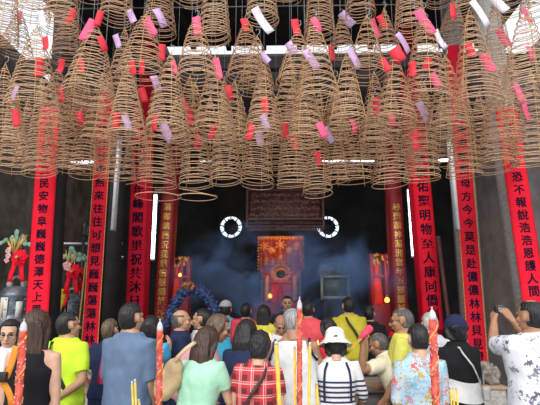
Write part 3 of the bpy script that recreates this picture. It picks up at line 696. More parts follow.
# ------------------------------------------------------------------ people
def rotm(lean=0, side=0, yaw=0):
    return Matrix.Rotation(-R(yaw), 3, 'Z') @ Matrix.Rotation(R(side), 3, 'Y') @ Matrix.Rotation(-R(lean), 3, 'X')
def torso_rings(fem, fat):
    k = fat
    if fem: q = [(.84, .155, .115), (.93, .172, .125), (1.02, .15, .11), (1.1, .132, .1), (1.2, .145, .112), (1.28, .155, .122), (1.36, .155, .1), (1.41, .135, .082), (1.445, .075, .062), (1.5, .05, .052)]
    else: q = [(.84, .15, .115), (.93, .165, .122), (1.02, .16, .118), (1.1, .158, .115), (1.2, .17, .12), (1.28, .182, .125), (1.36, .185, .11), (1.415, .16, .09), (1.455, .09, .07), (1.5, .058, .06)]
    return [(z, rx*(k if z < 1.44 else 1), ry*(k*k if z < 1.34 else k if z < 1.44 else 1)) for z, rx, ry in q]
def ring_at(rings, z):
    for a, b in zip(rings, rings[1:]):
        if a[0] <= z <= b[0]:
            k = (z-a[0])/(b[0]-a[0]); return a[1]+(b[1]-a[1])*k, a[2]+(b[2]-a[2])*k
    return rings[0][1:] if z < rings[0][0] else rings[-1][1:]
def sup(i, n, rx, ry, p=.82):
    a = 2*math.pi*i/n; c, s = math.cos(a), math.sin(a)
    return (math.copysign(abs(c)**p, c)*rx, math.copysign(abs(s)**p, s)*ry)
def hand(bm_out, wrist, d, palm, side, curl=.5, spread=1.0, vox=.0045):
    """palm plus five separate bent fingers; d points along the fingers, palm is the way the palm faces"""
    d = d.normalized(); palm = (palm-d*palm.dot(d)).normalized(); x = d.cross(palm)*side   # x towards the thumb
    bm = bmesh.new(); M = Matrix((x, d, -palm)).transposed()
    P = lambda a, b, c: wrist+M @ V((a, b, c))
    loft(bm, [[P(cx*w, y, cz*h) for cx, cz in [sup(i, 10, 1, 1, .7) for i in range(10)]] for y, w, h in ((-.03, .024, .02), (.005, .028, .018), (.04, .039, .016), (.075, .041, .0145), (.088, .038, .011))])
    for fx, fy, L, r in ((.030, .086, .072, .0085), (.0105, .09, .08, .0088), (-.0095, .088, .074, .0085), (-.029, .08, .058, .0075)):
        b = curl; p0 = P(fx, fy-.015, 0); a1 = b*.55; a2 = b*1.25; a3 = b*1.8
        dir_ = lambda an: M @ V((fx*1.6*spread*(1-an*.3), math.cos(an), -math.sin(an))).normalized()
        p1 = p0+dir_(a1)*(L*.45+.015); p2 = p1+dir_(a2)*L*.32; p3 = p2+dir_(a3)*L*.24
        tube(bm, [p0, p1, p2, p3], [r*1.08, r, r*.93, r*.8], 8, round_ends=True)
    t0 = P(.022, .012, -.003); t1 = P(.052, .045, -.012-.01*curl); t2 = P(.06-.012*curl, .074, -.02-.02*curl); t3 = P(.058-.022*curl, .094, -.028-.03*curl)
    tube(bm, [t0, t1, t2, t3], [.0135, .0115, .0098, .008], 8, round_ends=True)
    add_mesh(bm_out, remesh(bm, vox, 2, .4))
def head_mesh(Hm, fem, face, detail):
    """head: skull, jaw, brow, nose, lips, ears; origin at head centre, +y is the way it looks"""
    bm = bmesh.new()
    w = .072 if fem else .076
    ell(bm, V((0, -.012, .025)), (w, .096, .092), None, 20, 14)
    ell(bm, V((0, .022, -.03)), (w*.86, .068, .083), None, 18, 12)
    ell(bm, V((0, .047, -.085)), (.034, .036, .028), None, 12, 8)
    ell(bm, V((0, .078, .028)), (.05, .018, .016), None, 12, 8)
    tube(bm, [V((0, .088, .02)), V((0, .102, -.005)), V((0, .112, -.026))], [.009, .011, .0145], 8, round_ends=True)
    for s in (-1, 1):
        ell(bm, V((s*.011, .097, -.028)), (.009, .011, .008), None, 8, 6)
        ell(bm, V((s*.038, .06, -.018)), (.028, .03, .026), None, 10, 8)
        ell(bm, V((s*(w+.004), -.008, -.004)), (.009, .02, .031), Matrix.Rotation(R(12), 3, 'X') @ Matrix.Rotation(R(-14*s), 3, 'Z'), 10, 8)
    ell(bm, V((0, .086, -.052)), (.026, .014, .008), None, 10, 6); ell(bm, V((0, .084, -.064)), (.022, .014, .008), None, 10, 6)
    tube(bm, [V((0, -.02, -.06)), V((0, -.03, -.17))], [.05 if fem else .058, .052 if fem else .06], 14)
    me = remesh(bm, .0065, 3, .4)
    for v in me.vertices: v.co = Hm(v.co)
    out = bmesh.new(); add_mesh(out, me, 0)
    if detail:
        bm = bmesh.new()
        for s in (-1, 1):
            ell(bm, V((s*.031, .083, .006)), (.0125, .008, .0065), None, 12, 8)
            tube(bm, [V((s*.015, .094, .026)), V((s*.032, .092, .031)), V((s*.047, .08, .026))], [.003, .0035, .002], 6)
        for v in bm.verts: v.co = Hm(v.co)
        me = mesh_of(bm, 't'); add_mesh(out, me, 1)
        bm = bmesh.new(); ell(bm, V((0, .0935, -.058)), (.021, .0085, .0065), None, 12, 8)
        for v in bm.verts: v.co = Hm(v.co)
        me = mesh_of(bm, 't'); add_mesh(out, me, 2)
    return out
def hair_mesh(Hm, Um, style, seed, length):
    bm = bmesh.new(); rr = random.Random(seed)
    vs = ell(bm, V((0, 0, 0)), (1, 1, 1), None, 32, 22)
    for v in vs:
        d = v.co.normalized(); n = (noise.noise(d*13+V((0, seed, 0)))*.05 if style == 'curly' else 0)+noise.noise(d*4+V((seed, 0, 0)))*.04+noise.noise(d*11+V((seed, 0, 0)))*.025
        face = d.y > .42 and d.z < .56
        low = d.z < (-.78 if d.y < .1 else -.4)
        side = abs(d.x) > .72 and -.5 < d.z < .2 and d.y > -.25 and style in ('short', 'thin', 'bald')
        k = 1.1+n
        if style == 'curly': k = 1.2+n*2.2
        if style in ('bob', 'long'): k = 1.14+n
        if style in ('thin', 'bald'): k = 1.05+n*.5
        if style == 'bald' and d.z > .52: k = .93
        if style == 'thin' and d.z > .86 and d.y < .2: k = .97
        if face or side or low: k = .78
        if style in ('short', 'thin') and d.y > .5 and d.z > .6: k = min(k, 1.07)
        zs_ = .098 if d.z > 0 or d.y > .25 else .098+(.05 if style in ('curly', 'bob', 'long') else .03)*min(1, (.25-d.y)*1.5)
        v.co = V((d.x*.077*k*(1.06 if style == 'long' else 1), -.01+d.y*.1*k, .018+d.z*zs_*k))
    for v in vs: v.co = Hm(v.co)
    if style in ('long', 'bob'):
        L = length; rows = []
        base = Hm(V((0, -.075, .03))); n = 9; back = Um(V((0, -.13, 1.36)))
        for i in range(n):
            t = i/(n-1); loc = V((0, -.082-.012*math.sin(t*3), .045-L*t))
            p = Hm(V((0, -.078, .045-min(L*t, .15))))
            if L*t > .15: p = p+V((0, -.012*(L*t-.15)*4, -(L*t-.15)))
            w = (.074+.022*math.sin(t*2.6))*(1-.45*max(0, t-.75)*4*.5); th = .045*(1-.35*t)
            rows.append([p+(Hm(V((cx*w, 0, 0)))-Hm(V((0, 0, 0))))+V((0, sy*th*(.5 if sy > 0 else 1), 0)) for cx, sy in [sup(q, 14, 1, 1, .9) for q in range(14)]])
        loft(bm, rows)
        for s in (-1, 1):
            ll = min(L, .22)
            tube(bm, [Hm(V((s*.07, .01-.02*0, .05))), Hm(V((s*.083, -.01, -.03))), Hm(V((s*.08, -.03, -.04-ll*.5))), Hm(V((s*.06, -.055, -.04-ll*.85)))], [.022, .026, .026, .016], 8, round_ends=True)
    return remesh(bm, .008, 2, .4)
PERS = []
def person(label, hx, hy, Y, face, shirt, hair, hairc='black', fem=False, skin='mid', lean=0, side=0, pitch=0, yaw=0, arms=(None, None), sleeve=.6, legs='navy', fat=1.0, hands=False, length=.3, glasses=False, neck=None, hem=.9, detail=None, tank=False, H=None, palms=(None, None), curl=.5, collar=None, group=None):
    detail = detail if detail is not None else True
    seed = len(PERS)+1; rings = torso_rings(fem, fat)
    piv = V((0, 0, .93)); Rl = rotm(lean, side); U = lambda v: piv+Rl @ (V(v)-piv)
    nb = U((0, -.005, 1.455)); hc = nb+rotm(lean*.75, side*.7) @ V((0, .018, .125)); Rh = rotm(pitch, side*.4, yaw)
    Hm = lambda v: hc+Rh @ V(v)
    top = hc.z+max(.118, .118*math.cos(R(pitch)))
    P = at(hx, hy, Y); z0 = .15 if Y > 6.62 else 0
    s = (P.z-z0)/top
    off = Matrix.Rotation(-R(face), 3, 'Z') @ hc * s
    root = thing('person', label, 'person', (P.x-off.x, Y-off.y, z0), -R(face), group); root.scale = (s, s, s)
    PERS.append((round(s*1.7, 2), label))
    # --- body: one surface of trunk, limbs and head, hands joined at the wrists
    bm = bmesh.new(); n = 20
    loft(bm, [[U((*sup(i, n, rx, ry), z)) for i in range(n)] for z, rx, ry in rings])
    shx = (.152 if fem else .165)*(.6+.4*fat); wr = []
    for q, sd in enumerate((-1, 1)):
        hp = V((sd*.085, 0, .9)); tube(bm, [hp, V((sd*.09, .01, .5)), V((sd*.095, -.005, .1))], [.085, .055, .036], 14, round_ends=True)
        tube(bm, [V((sd*.095, -.03, .04)), V((sd*.1, .06, .04)), V((sd*.105, .15, .025))], [.036, .04, .025], 10, round_ends=True)
        a = arms[q] or ((sd*.16, -.03, -1), (sd*.02, .25, -1))
        S = U((sd*shx, 0, 1.385))
        if a[0] == 'ik':                                            # reach a point of the place: two bones, elbow towards the hint
            tw = Matrix.Rotation(R(face), 3, 'Z') @ (at(*a[1])-root.location)/s; dv = tw-S; L = min(dv.length, .525); dn = dv.normalized()
            ca = (.285**2+L*L-.245**2)/(2*.285*L); hv = V(a[2]); hv = (hv-dn*hv.dot(dn)).normalized()
            u = (dn*ca+hv*math.sqrt(max(0, 1-ca*ca))).normalized(); f = (S+dn*L-(S+u*.285)).normalized()
        else: u = V(a[0]).normalized(); f = V(a[1]).normalized()
        ar = .043 if fem else .05
        E = S+u*.285; W = E+f*.245
        tube(bm, [U((sd*shx*.7, 0, 1.38)), S, S+u*.14, E], [ar*1.15, ar*1.12, ar*.98, ar*.76], 12, round_ends=True)
        tube(bm, [E, E+f*.08, W], [ar*.76, ar*.8, ar*.53], 12, round_ends=True)
        wr.append((W, f, S, u, E, ar))
    out = bmesh.new(); add_mesh(out, remesh(bm, .013, 5))
    hm = head_mesh(Hm, fem, face, detail); me = mesh_of(hm, 't'); out.from_mesh(me); bpy.data.meshes.remove(me)
    for q, sd in enumerate((-1, 1)):
        W, f = wr[q][:2]; pl = V(palms[q]) if palms[q] else V((-sd, .15, .1))
        hand(out, W, f, pl, -sd if False else sd*-1, curl, vox=.0045 if hands else .006)
    obj('body', out, None, root, True, [SKIN(skin), mat('eye_dark', (.02, .015, .013), .3), mat('lip', (.4, .14, .11), .5)])
    # --- shirt
    bm = bmesh.new(); zs = [hem+(i/9)*(1.3-hem) for i in range(10)]
    g = .022
    nk = [(1.36, 1), (1.41, 1), (1.44, 1)] if not tank else [(1.32, .86), (1.36, .74), (1.4, .72), (1.425, .74)]
    rw = []; nd = dict(nk)
    for z in zs+[q[0] for q in nk]:
        rx, ry = ring_at(rings, max(z, .9)); rx *= nd.get(z, 1); fl = .02*max(0, (1.15-z)/.3) if not fem else .012*max(0, (1.0-z)/.2)
        rx += g+fl; ry += g+fl
        if z < 1.2 and not fem: rx = max(rx, .17*fat+g); ry = max(ry, .12*fat+g)
        rw.append([U((*sup(i, 28, rx*(1+.02*noise.noise(V((i*.7, z*9, seed)))), ry*(1+.045*noise.noise(V((i*.9, z*7, seed+9))))), z)) for i in range(28)])
    rx, ry = ring_at(rings, 1.462)
    if not tank: rw.append([U((*sup(i, 28, rx+.014, ry+.014), 1.475)) for i in range(28)])
    loft(bm, rw)
    if not tank and sleeve > 0:
        for W, f, S, u, E, ar in wr:
            i0 = U((math.copysign(shx*.62, (S-U((0, 0, 1.385))).dot(Rl @ V((1, 0, 0)))), 0, 1.365))
            L = .285*min(1, sleeve); fl = .022 if sleeve < .9 else .016
            pts = [i0, S, S+u*L*.5, S+u*L]; rd = [ar+.03, ar+.026, ar*1.0+fl, ar*.85+fl]
            if sleeve > 1: pts += [E+f*.245*(sleeve-1)*.5, E+f*.245*(sleeve-1)]; rd = [ar+.03, ar+.026, ar+.02, ar*.8+.02, ar*.8+.018, ar*.55+.018]
            tube(bm, pts, rd, 14)
    me = remesh(bm, .012, 4)
    for v in me.vertices:
        c = v.co; a = noise.noise(V((c.x*9+seed, c.y*9, c.z*5)))*.008+noise.noise(V((c.x*16, c.y*16+seed, c.z*11+c.x*14)))*.006
        v.co = c+v.normal*a
    sh = obj('shirt' if not tank else 'tank_top', me, shirt if not isinstance(shirt, str) else cloth(shirt, SHIRT[shirt]), root)
    if collar:
        bm = bmesh.new(); loft(bm, [[U((*sup(i, 24, rx+e, ry+e+.004), z)) for i in range(24)] for z, e in ((1.44, .022), (1.475, .014), (1.485, .008))], False)
        loft(bm, [[U((*sup(i, 24, rx+e, ry+e+.004), z)) for i in range(24)] for z, e in ((1.485, .006), (1.44, .004))], False)
        obj('collar', bm, cloth(collar, SHIRT[collar]), sh)
    # --- trousers
    bm = bmesh.new(); rw = []
    for z in (.78, .84, .9, .96, 1.0):
        rx, ry = ring_at(rings, max(z, .85)); rw.append([V((*sup(i, 24, rx+.016, ry+.016), z)) for i in range(24)])
    loft(bm, rw)
    for sd in (-1, 1): tube(bm, [V((sd*.085, 0, .86)), V((sd*.09, .005, .5)), V((sd*.097, -.005, .075))], [.105, .08, .066], 16)
    obj('trousers', remesh(bm, .016, 3), cloth('legs_'+legs, SHIRT[legs]), root)
    if hair: obj('hair', hair_mesh(Hm, U, hair, seed, length), HAIR(hairc), root)
    if glasses:
        bm = bmesh.new()
        for sd in (-1, 1):
            tube(bm, [Hm(V((sd*.031+math.cos(q*.524)*.021, .1, .005+math.sin(q*.524)*.016))) for q in range(13)], .0022, 6, False)
            tube(bm, [Hm(V((sd*.052, .098, .008))), Hm(V((sd*.074, .06, .008))), Hm(V((sd*.08, -.01, .01)))], .002, 6)
        tube(bm, [Hm(V((-.011, .103, .008))), Hm(V((.011, .103, .008)))], .002, 6)
        obj('glasses', bm, M_black, root)
    root['_k'] = 0; del root['_k']
    return dict(root=root, U=U, Hm=Hm, rings=rings, wr=wr, s=s, fat=fat, shirt=sh)
SHIRT = dict(white=(.68, .68, .7), black=(.012, .012, .015), neon=(.62, .9, .05), slate=(.13, .19, .3), navy=(.02, .03, .08), mint=(.38, .68, .5), cyan=(.06, .42, .66), pink=(.62, .3, .34), orange=(.65, .13, .03), yellow=(.66, .58, .08), coral=(.8, .1, .12), red=(.55, .03, .04), olive=(.55, .47, .04), cream=(.7, .66, .5), lemon=(.6, .58, .12), dark=(.03, .03, .04), jeans=(.06, .1, .22), grey=(.3, .3, .32), ltgrey=(.5, .52, .56), khaki=(.35, .3, .2), redtrouser=(.6, .02, .04), ltblue=(.4, .5, .6))
def W2(p, v):  # person-local point to world
    s = p['s']; r = p['root']; return r.location+Matrix.Rotation(r.rotation_euler.z, 3, 'Z') @ (V(v)*s)
def strap_pts(p, sh, hip, back=True, z1=1.0, off=.048):
    """points over the torso surface from the shoulder to the opposite hip; sh and hip are signed x shares"""
    out = []; n = 12; sg = -1 if back else 1
    for i in range(n+1):
        t = i/n; z = 1.415-(1.415-z1)*t; rx, ry = ring_at(p['rings'], z); x = (sh+(hip-sh)*t)*rx
        rx = max(rx, .17*p['fat'] if z < 1.2 else rx); q = max(0, 1-abs(x/rx)**2.4)**.42
        out.append(W2(p, p['U']((x, sg*(ry+off)*q, z+(.012 if i == 0 else 0)))))
    return out
def flat_band(pts, w, th, nrm_from):
    bm = bmesh.new(); rows = []
    for i, q in enumerate(pts):
        t = (pts[min(i+1, len(pts)-1)]-pts[max(i-1, 0)]).normalized(); o = (q-nrm_from(q)); o = (o-t*o.dot(t)).normalized(); a = t.cross(o)
        rows.append([q+a*w/2, q+a*w/2+o*th, q-a*w/2+o*th, q-a*w/2])
    return loft(bm, rows)
def sling(p, name, label, cat, m, sh=.55, hip=-.95, w=.03, bag=None, z1=1.0):
    c0 = p['root'].location
    ax = lambda q: V((W2(p, p['U']((0, 0, 1.2))).x, W2(p, p['U']((0, 0, 1.2))).y, q.z))
    b1 = strap_pts(p, sh, hip, True, z1); b2 = strap_pts(p, sh, hip, False, z1)
    t = thing(name, label, cat, b1[-1])
    pts = [q-t.location for q in b1[::-1]+b2]
    part('strap', flat_band(pts, w, .005, lambda q: ax(q+t.location)-t.location), m, t)
    if bag:
        sz, bmz = bag; d = (b1[-1]-ax(b1[-1])).normalized(); c = d*(sz[1]*.5+.02)+V((0, 0, -sz[2]*.4))
        rot = Matrix.Rotation(math.atan2(d.y, d.x)-math.pi/2, 3, 'Z')
        part('bag_body', B(c, sz, rot, min(sz)*.3), bmz, t)
        part('flap', B(c+d*sz[1]*.42+V((0, 0, sz[2]*.18)), (sz[0]*.96, sz[1]*.3, sz[2]*.5), rot, min(sz)*.1), bmz, t)
    return t
D = (0, .05, -1)
# ---- front row, left to right
p = person('woman in glasses facing the camera at the left edge, white top, orange camera strap', 11, 320, 4.1, 165, 'white', 'long', fem=True, skin='light', glasses=True, length=.2, arms=(((-.3, .3, -1), (.5, 1, .3)), ((.3, .3, -1), (-.5, 1, .2))), curl=1.0, pitch=8, hands=True)
t = thing('hanging_strap', 'orange strap with black buckle hanging beside the giant stick at left edge', 'strap', at(9, 372, 3.2))
for pts in (((16, 346), (14, 356), (11, 366), (7, 376), (1, 383)), ((-1, 378), (4, 384), (8, 390), (11, 398), (12.5, 412))):
    q = [at(x, y, 3.2)-t.location for x, y in pts]
    part('webbing', flat_band(q, .04, .004, lambda v: v+V((.02, 1, 0))), mat('orange_webbing', (.85, .28, .02), .7), t)
part('buckle', B(at(3, 377, 3.18)-t.location, (.05, .03, .06), None, .008), M_black, t)
p2 = person('woman in black tank top with long dark hair, back turned, second from left', 39, 310, 3.55, 3, 'black', 'long', fem=True, skin='light', tank=True, length=.3, hairc='brown', arms=(((-.12, .0, -1), (0, .2, -1)), ((.14, -.05, -1), (-.05, .15, -1))), legs='jeans', hands=True, palms=((1, 0, 0), (-1, 0, 0)))
bm = bmesh.new(); tube(bm, [p2['U']((0, -.118, 1.3)), p2['U']((0, -.122, 1.24)), p2['U']((0, -.12, 1.17))], .005, 6); part('zip', bm, M_steel, p2['shirt'])
p = person('man in neon yellow shirt with black sling strap, hand behind his back', 70, 312, 4.5, 18, 'neon', 'short', skin='mid', yaw=24, glasses=True, legs='jeans', arms=(None, ((.3, -.2, -1), (-.85, -.5, -.7))), sleeve=.75, hands=True, palms=(None, (0, -1, .3)))
sling(p, 'sling_bag', 'black sling bag across the neon yellow shirt', 'bag', mat('strap_black', (.02, .02, .022), .6), -.35, .97, .035)
p = person('person in dark blue top mostly hidden behind the slate shirted man, holding pink cloth', 111, 319, 5.1, 12, 'navy', 'short', 'tawny', fem=True, skin='light', arms=(((-.45, -.1, -1), (.35, .35, -1)), None), sleeve=.55, hands=True)
c = W2(p, p['wr'][0][0]); t = thing('hanging_cloth', 'bright pink folded cloth held beside the slate blue shirt', 'cloth', at(102.5, 384, 4.6))
bm = bmesh.new(); q = [at(x, y, 4.6)-t.location for x, y in ((103.5, 352), (103, 362), (102, 372), (101.5, 384))]
loft(bm, [[v+V((-w, 0, 0)), v+V((0, -.02, 0)), v+V((w, 0, 0)), v+V((0, .02, 0))] for v, w in zip(q, (.008, .022, .035, .05))]); part('folded_cloth', bm, mat('hot_pink', (.85, .06, .3), .8, .1), t)
p = person('heavy man in slate blue shirt with short black hair, back turned', 132.5, 303, 4.1, 14, 'slate', 'short', skin='mid', fat=.93, sleeve=.95, legs='jeans', yaw=14, arms=(((-.07, .05, -1), (.05, .6, -1)), ((.07, .05, -1), (-.05, .6, -1))))
p = person('dark haired person raising one bare forearm behind the second giant stick', 152, 316, 4.9, 8, 'cyan', 'bob', fem=True, skin='light', length=.13, legs='jeans', arms=(None, ((.03, .3, -1), (-.05, .25, 1))), sleeve=.4, hands=True)
p = person('balding man in navy polo facing right, left of the mint shirt', 182, 310, 5.4, 78, 'navy', 'bald', 'salt', skin='mid', sleeve=.7, collar='navy', arms=(None, ((.1, .35, -1), (-.1, 1, .1))), hands=True)
p = person('man in white shirt and glasses facing left, beside the navy polo', 201.5, 309, 5.7, -78, 'white', 'short', skin='mid', glasses=True, sleeve=.8, collar='navy')
p = person('person in bent pink shirt with grey brown hair behind the mint shirt', 219, 315, 4.75, 74, 'pink', 'bob', 'tawny', fem=True, skin='mid', lean=38, pitch=20, length=.1, glasses=True, sleeve=1.3, arms=(((-.1, .5, -1), (0, 1, -.3)), ((.1, .5, -1), (0, 1, -.3))))
p = person('woman in mint green shirt with long brown hair and beige shoulder bag', 208, 327, 3.85, 28, 'mint', 'long', 'brown', fem=True, skin='light', lean=14, pitch=20, length=.42, sleeve=.6, hem=.88, legs='dark', fat=1.0, arms=(((-.22, .2, -1), (.2, 1, -.3)), ((.15, .35, -1), (-.1, 1, -.15))), hands=True)
# beige shoulder bag
t = thing('shoulder_bag', 'large beige shoulder bag hanging behind the mint green shirt', 'bag', at(169, 388, 3.7)); b0 = t.location
bm = bmesh.new()
for x, y, rx, rz in ((173, 370, .07, .09), (166, 384, .085, .1), (170, 380, .09, .11), (164, 390, .075, .08)): ell(bm, at(x, y, 3.72)-b0, (rx, .065, rz), Matrix.Rotation(R(25), 3, 'Y'))
part('bag_body', remesh(bm, .012, 4), mat('beige_leather', (.52, .36, .2), .6, .35, 9, .5), t)
q = [at(x, y, Yd)-b0 for x, y, Yd in ((171, 368, 3.68), (178, 357, 3.68), (186, 349, 3.68), (194, 343, 3.72), (199, 342, 3.85))]
part('strap', flat_band(q, .028, .006, lambda v: v+V((0, 1, -.3))), mat('beige_leather', (.52, .36, .2)), t)
p = person('woman with long dark hair in navy top between the pink and plaid shirts', 247, 320, 4.45, 22, 'navy', 'long', fem=True, skin='light', lean=12, pitch=20, length=.3, sleeve=1.6, arms=(((-.2, .3, -1), (0, .5, -1)), None))
p = person('woman with curly black hair in red plaid shirt, back turned', 260, 332, 3.8, 6, plaid(), 'curly', fem=True, skin='light', fat=.98, side=5, pitch=18, sleeve=.6, hem=.84, legs='dark', arms=(((-.2, .05, -1), (-.12, .2, -1)), ((.15, .05, -1), (.0, .3, -1))), hands=True)
sling(p, 'sling_bag', 'thin brown shoulder strap crossing the red plaid shirt', 'bag', mat('strap_brown', (.06, .03, .025), .6), .6, -.95, .025)
p = person('grey haired man in white tank top with navy edging, back turned', 292, 308, 4.3, 8, 'white', 'thin', 'grey', skin='tan', tank=True, lean=6, side=-3, pitch=16, yaw=-15, fat=.98, hem=.86, legs='ltgrey', arms=(((-.3, .35, -1), (.1, 1, -.5)), ((.25, .3, -1), (-.1, 1, -.4))), hands=True)
for sd in (-1, 1):
    bm = bmesh.new(); tube(bm, [p['U'](v) for v in ((sd*.2, -.06, 1.27), (sd*.172, -.112, 1.31), (sd*.152, -.108, 1.36), (sd*.145, -.075, 1.42), (sd*.142, -.02, 1.44))], .011, 6); part('armhole_edging', bm, cloth('navy', SHIRT['navy']), p['shirt'])
p = person('woman in white bucket hat and navy striped top, back turned', 335, 331, 4.3, 2, striped(), 'bob', fem=True, skin='light', pitch=14, length=.08, sleeve=1.25, hem=.85, legs='ltgrey', fat=1.06, arms=(((-.35, .15, -1), (.1, 1, -.6)), ((.35, .15, -1), (-.1, 1, -.6))), hands=True)
bm = bmesh.new(); Hm = p['Hm']; n = 28
pr = [(.016, .152), (.06, .148), (.088, .125), (.1, .08), (.106, .045), (.135, .015), (.165, -.012), (.165, -.018), (.13, .008), (.1, .035), (.09, .09), (.05, .135), (.01, .14)]
loft(bm, [[Hm(V((r*.95*math.cos(2*math.pi*i/n), -.005+r*1.08*math.sin(2*math.pi*i/n), z+.006*math.sin(3*i)*(r > .12)))) for i in range(n)] for r, z in pr])
part('bucket_hat', bm, cloth('hat_white', (.75, .73, .66)), p['root'])
for sh in (-.62, .62):
    a = strap_pts(p, sh, sh*1.35, True, 1.1); part('strap', flat_band(a and [(Matrix.Rotation(-p['root'].rotation_euler.z, 3, 'Z') @ (q-p['root'].location))/p['s'] for q in a], .022, .005, lambda q: V((0, 0, q.z))), cloth('navy', SHIRT['navy']), p['shirt'])
p = person('grey haired man in cream shirt leaning left over the counter', 378, 333, 4.85, -58, 'cream', 'thin', 'salt', skin='tan', lean=30, pitch=22, sleeve=.7, legs='grey', arms=(('ik', (363, 345, 4.5), (0, .2, -1)), ((.1, .5, -1), (-.3, 1, -.3))), hands=True, curl=1.1, collar='cream')
PC = p
sling(p, 'sling_bag', 'dark navy sling bag hanging at the cream shirted man', 'bag', mat('strap_navy', (.03, .035, .07), .6), .3, .9, .05, ((.22, .06, .26), mat('strap_navy', (.03, .035, .07))), .98)
# bundle in his raised hand
a, b = at(347, 354, 4.4), at(371, 327, 4.5); t = thing('incense_bundle', 'bundle of yellow incense sticks with red wrapped end, held by cream shirted man', 'incense', a); d = b-a
for k in range(7):
    o = V((math.cos(k*1.05)*.012, math.sin(k*1.05)*.012, math.sin(k*1.05+1)*.008))*(k > 0); part('stick', T([o*1.3, d*.62+o], .0055, 6), mat('joss_yellow', (.62, .42, .04), .7), t)
part('red_wrapper', T([d*.55, d*.75, d*.95, d], [.016, .03, .034, .026], 12), mat('wrapper_red', (.85, .05, .12), .7), t)
p = person('man in lemon yellow shirt and glasses facing left behind the cream shirt', 401, 308, 4.75, -72, 'lemon', 'thin', 'salt', skin='tan', glasses=True, sleeve=.7, pitch=6, arms=(((-.2, .2, -1), (.2, .6, -1)), ((.2, .2, -1), (-.2, .6, -1))))
sling(p, 'sling_bag', 'dark strap across the lemon yellow shirt', 'bag', mat('strap_black', (.02, .02, .022)), .3, -.6, .035)
p = person('woman with short black hair in pale blue floral blouse, back turned', 417, 324, 3.85, -6, floral('blue_floral', (.42, .6, .7), [(.65, .12, .12), (.6, .62, .65), (.3, .42, .62), (.5, .35, .12), (.62, .25, .3), (.2, .42, .5)], 17, .52), 'short', fem=True, skin='light', fat=.93, pitch=10, sleeve=1.02, hem=.84, legs='dark', arms=(((-.14, .1, -1), (.1, .6, -.9)), ((.14, .1, -1), (-.1, .6, -.9))))
p = person('white haired person in pale top half hidden behind the rightmost giant stick', 429, 313, 5.2, 4, 'ltgrey', 'short', 'white', skin='light', pitch=10)
p = person('woman in black cardigan, navy cap and red trousers, white shoulder bag', 454, 316, 4.5, -14, 'black', 'bob', fem=True, skin='light', fat=1.0, sleeve=1.8, hem=.93, legs='redtrouser', length=.06, arms=(((-.3, .2, -1), (.2, 1, -.2)), ((.2, .2, -1), (-.1, .9, -.3))))
bm = bmesh.new(); Hm = p['Hm']
for v in ell(bm, V((0, 0, 0)), (1, 1, 1), None, 28, 18):
    d = v.co.normalized(); k = 1 if d.z > -.3 else .8; v.co = Hm(V((d.x*.095*k, -.012+d.y*.115*k, .03+d.z*.105*k+.006*math.sin(d.x*20))))
part('knitted_cap', bm, cloth('cap_navy', (.02, .025, .07)), p['root'])
bm = bmesh.new(); U = p['U']; rw = []
for z in (.98, 1.02, 1.08, 1.13, 1.15):
    rx, ry = ring_at(p['rings'], z); rw.append([U((*sup(i, 28, rx+.04, ry+.045), z+.02*math.sin(i*.5))) for i in range(28)])
loft(bm, rw, False); loft(bm, [[q*1 for q in rw[-1]], rw[0]], False) if False else None
part('white_panel', bm, cloth('white', SHIRT['white']), p['shirt'])
sling(p, 'shoulder_bag', 'white shoulder bag on a thin pale strap across the black cardigan', 'bag', mat('strap_white', (.6, .58, .55), .5), -.4, 1.0, .014, ((.13, .05, .11), mat('strap_white', (.6, .58, .55))), 1.09)
p = person('balding man in white floral shirt raising both hands with a camera', 529, 300, 3.75, -14, floral('leaf_print', (.7, .72, .78), [(.12, .12, .18), (.7, .72, .78), (.25, .25, .33), (.7, .72, .78), (.16, .17, .25)], 15, .36), 'thin', 'black', skin='tan', side=2, lean=4, pitch=2, yaw=-12, fat=1.12, sleeve=.85, hem=.8, legs='khaki', arms=(('ik', (494, 320, 4.12), (-.5, 0, -1)), ('ik', (512, 320, 4.1), (.6, .3, -1))), hands=True, palms=((.9, .2, -.1), (-.3, .9, .1)), curl=.75)
LW, RW = W2(p, p['wr'][0][0]), W2(p, p['wr'][1][0]); mid = (LW+RW)/2+V((0, .03, .08))
t = thing('camera', 'small black camera held up by the man in white floral shirt', 'camera', mid)
part('camera_body', B((0, 0, 0), (.1, .03, .06), Matrix.Rotation(R(14), 3, 'Z'), .008), M_black, t); part('screen', B((.004, -.017, 0), (.07, .002, .045), Matrix.Rotation(R(14), 3, 'Z')), mat('camera_screen', (.1, .12, .15), .2, .3), t)
part('lens', T([V((-.004, .015, 0)), V((-.012, .05, 0))], .022, 14), M_black, t)
# ---- beyond the counter and in the hall
p = person('person in cyan shirt and grey cap deep in the hall, back turned', 226, 301, 6.9, 4, 'cyan', 'short', sleeve=.8, fat=1.08)
bm = bmesh.new(); Hm = p['Hm']
for v in ell(bm, V((0, 0, 0)), (1, 1, 1), None, 24, 16):
    d = v.co.normalized(); v.co = Hm(V((d.x*.09, -.008+d.y*.112, .045+max(d.z, -.05)*.09)))
box(bm, Hm(V((0, .12, .045))), (.13, .09, .012), rotm(8)); part('flat_cap', bm, cloth('cap_grey', (.4, .4, .4)), p['root'])
t = thing('backpack', 'dark red backpack beside the cyan shirt in the crowd', 'bag', at(237, 341, 6.6))
part('pack', B((0, 0, .12), (.17, .12, .32), None, .04), mat('pack_red', (.5, .02, .05), .6), t); part('pocket', B((0, -.08, .05), (.13, .05, .14), None, .02), mat('pack_red', (.5, .02, .05)), t)
for s_ in (-1, 1): part('strap', T([V((s_*.05, .05, .26)), V((s_*.055, .1, .2)), V((s_*.05, .06, -.02))], .014, 6), M_black, t)
person('dark haired person in orange shirt deep in the hall', 246, 303, 7.0, 6, 'orange', 'short', sleeve=.7)
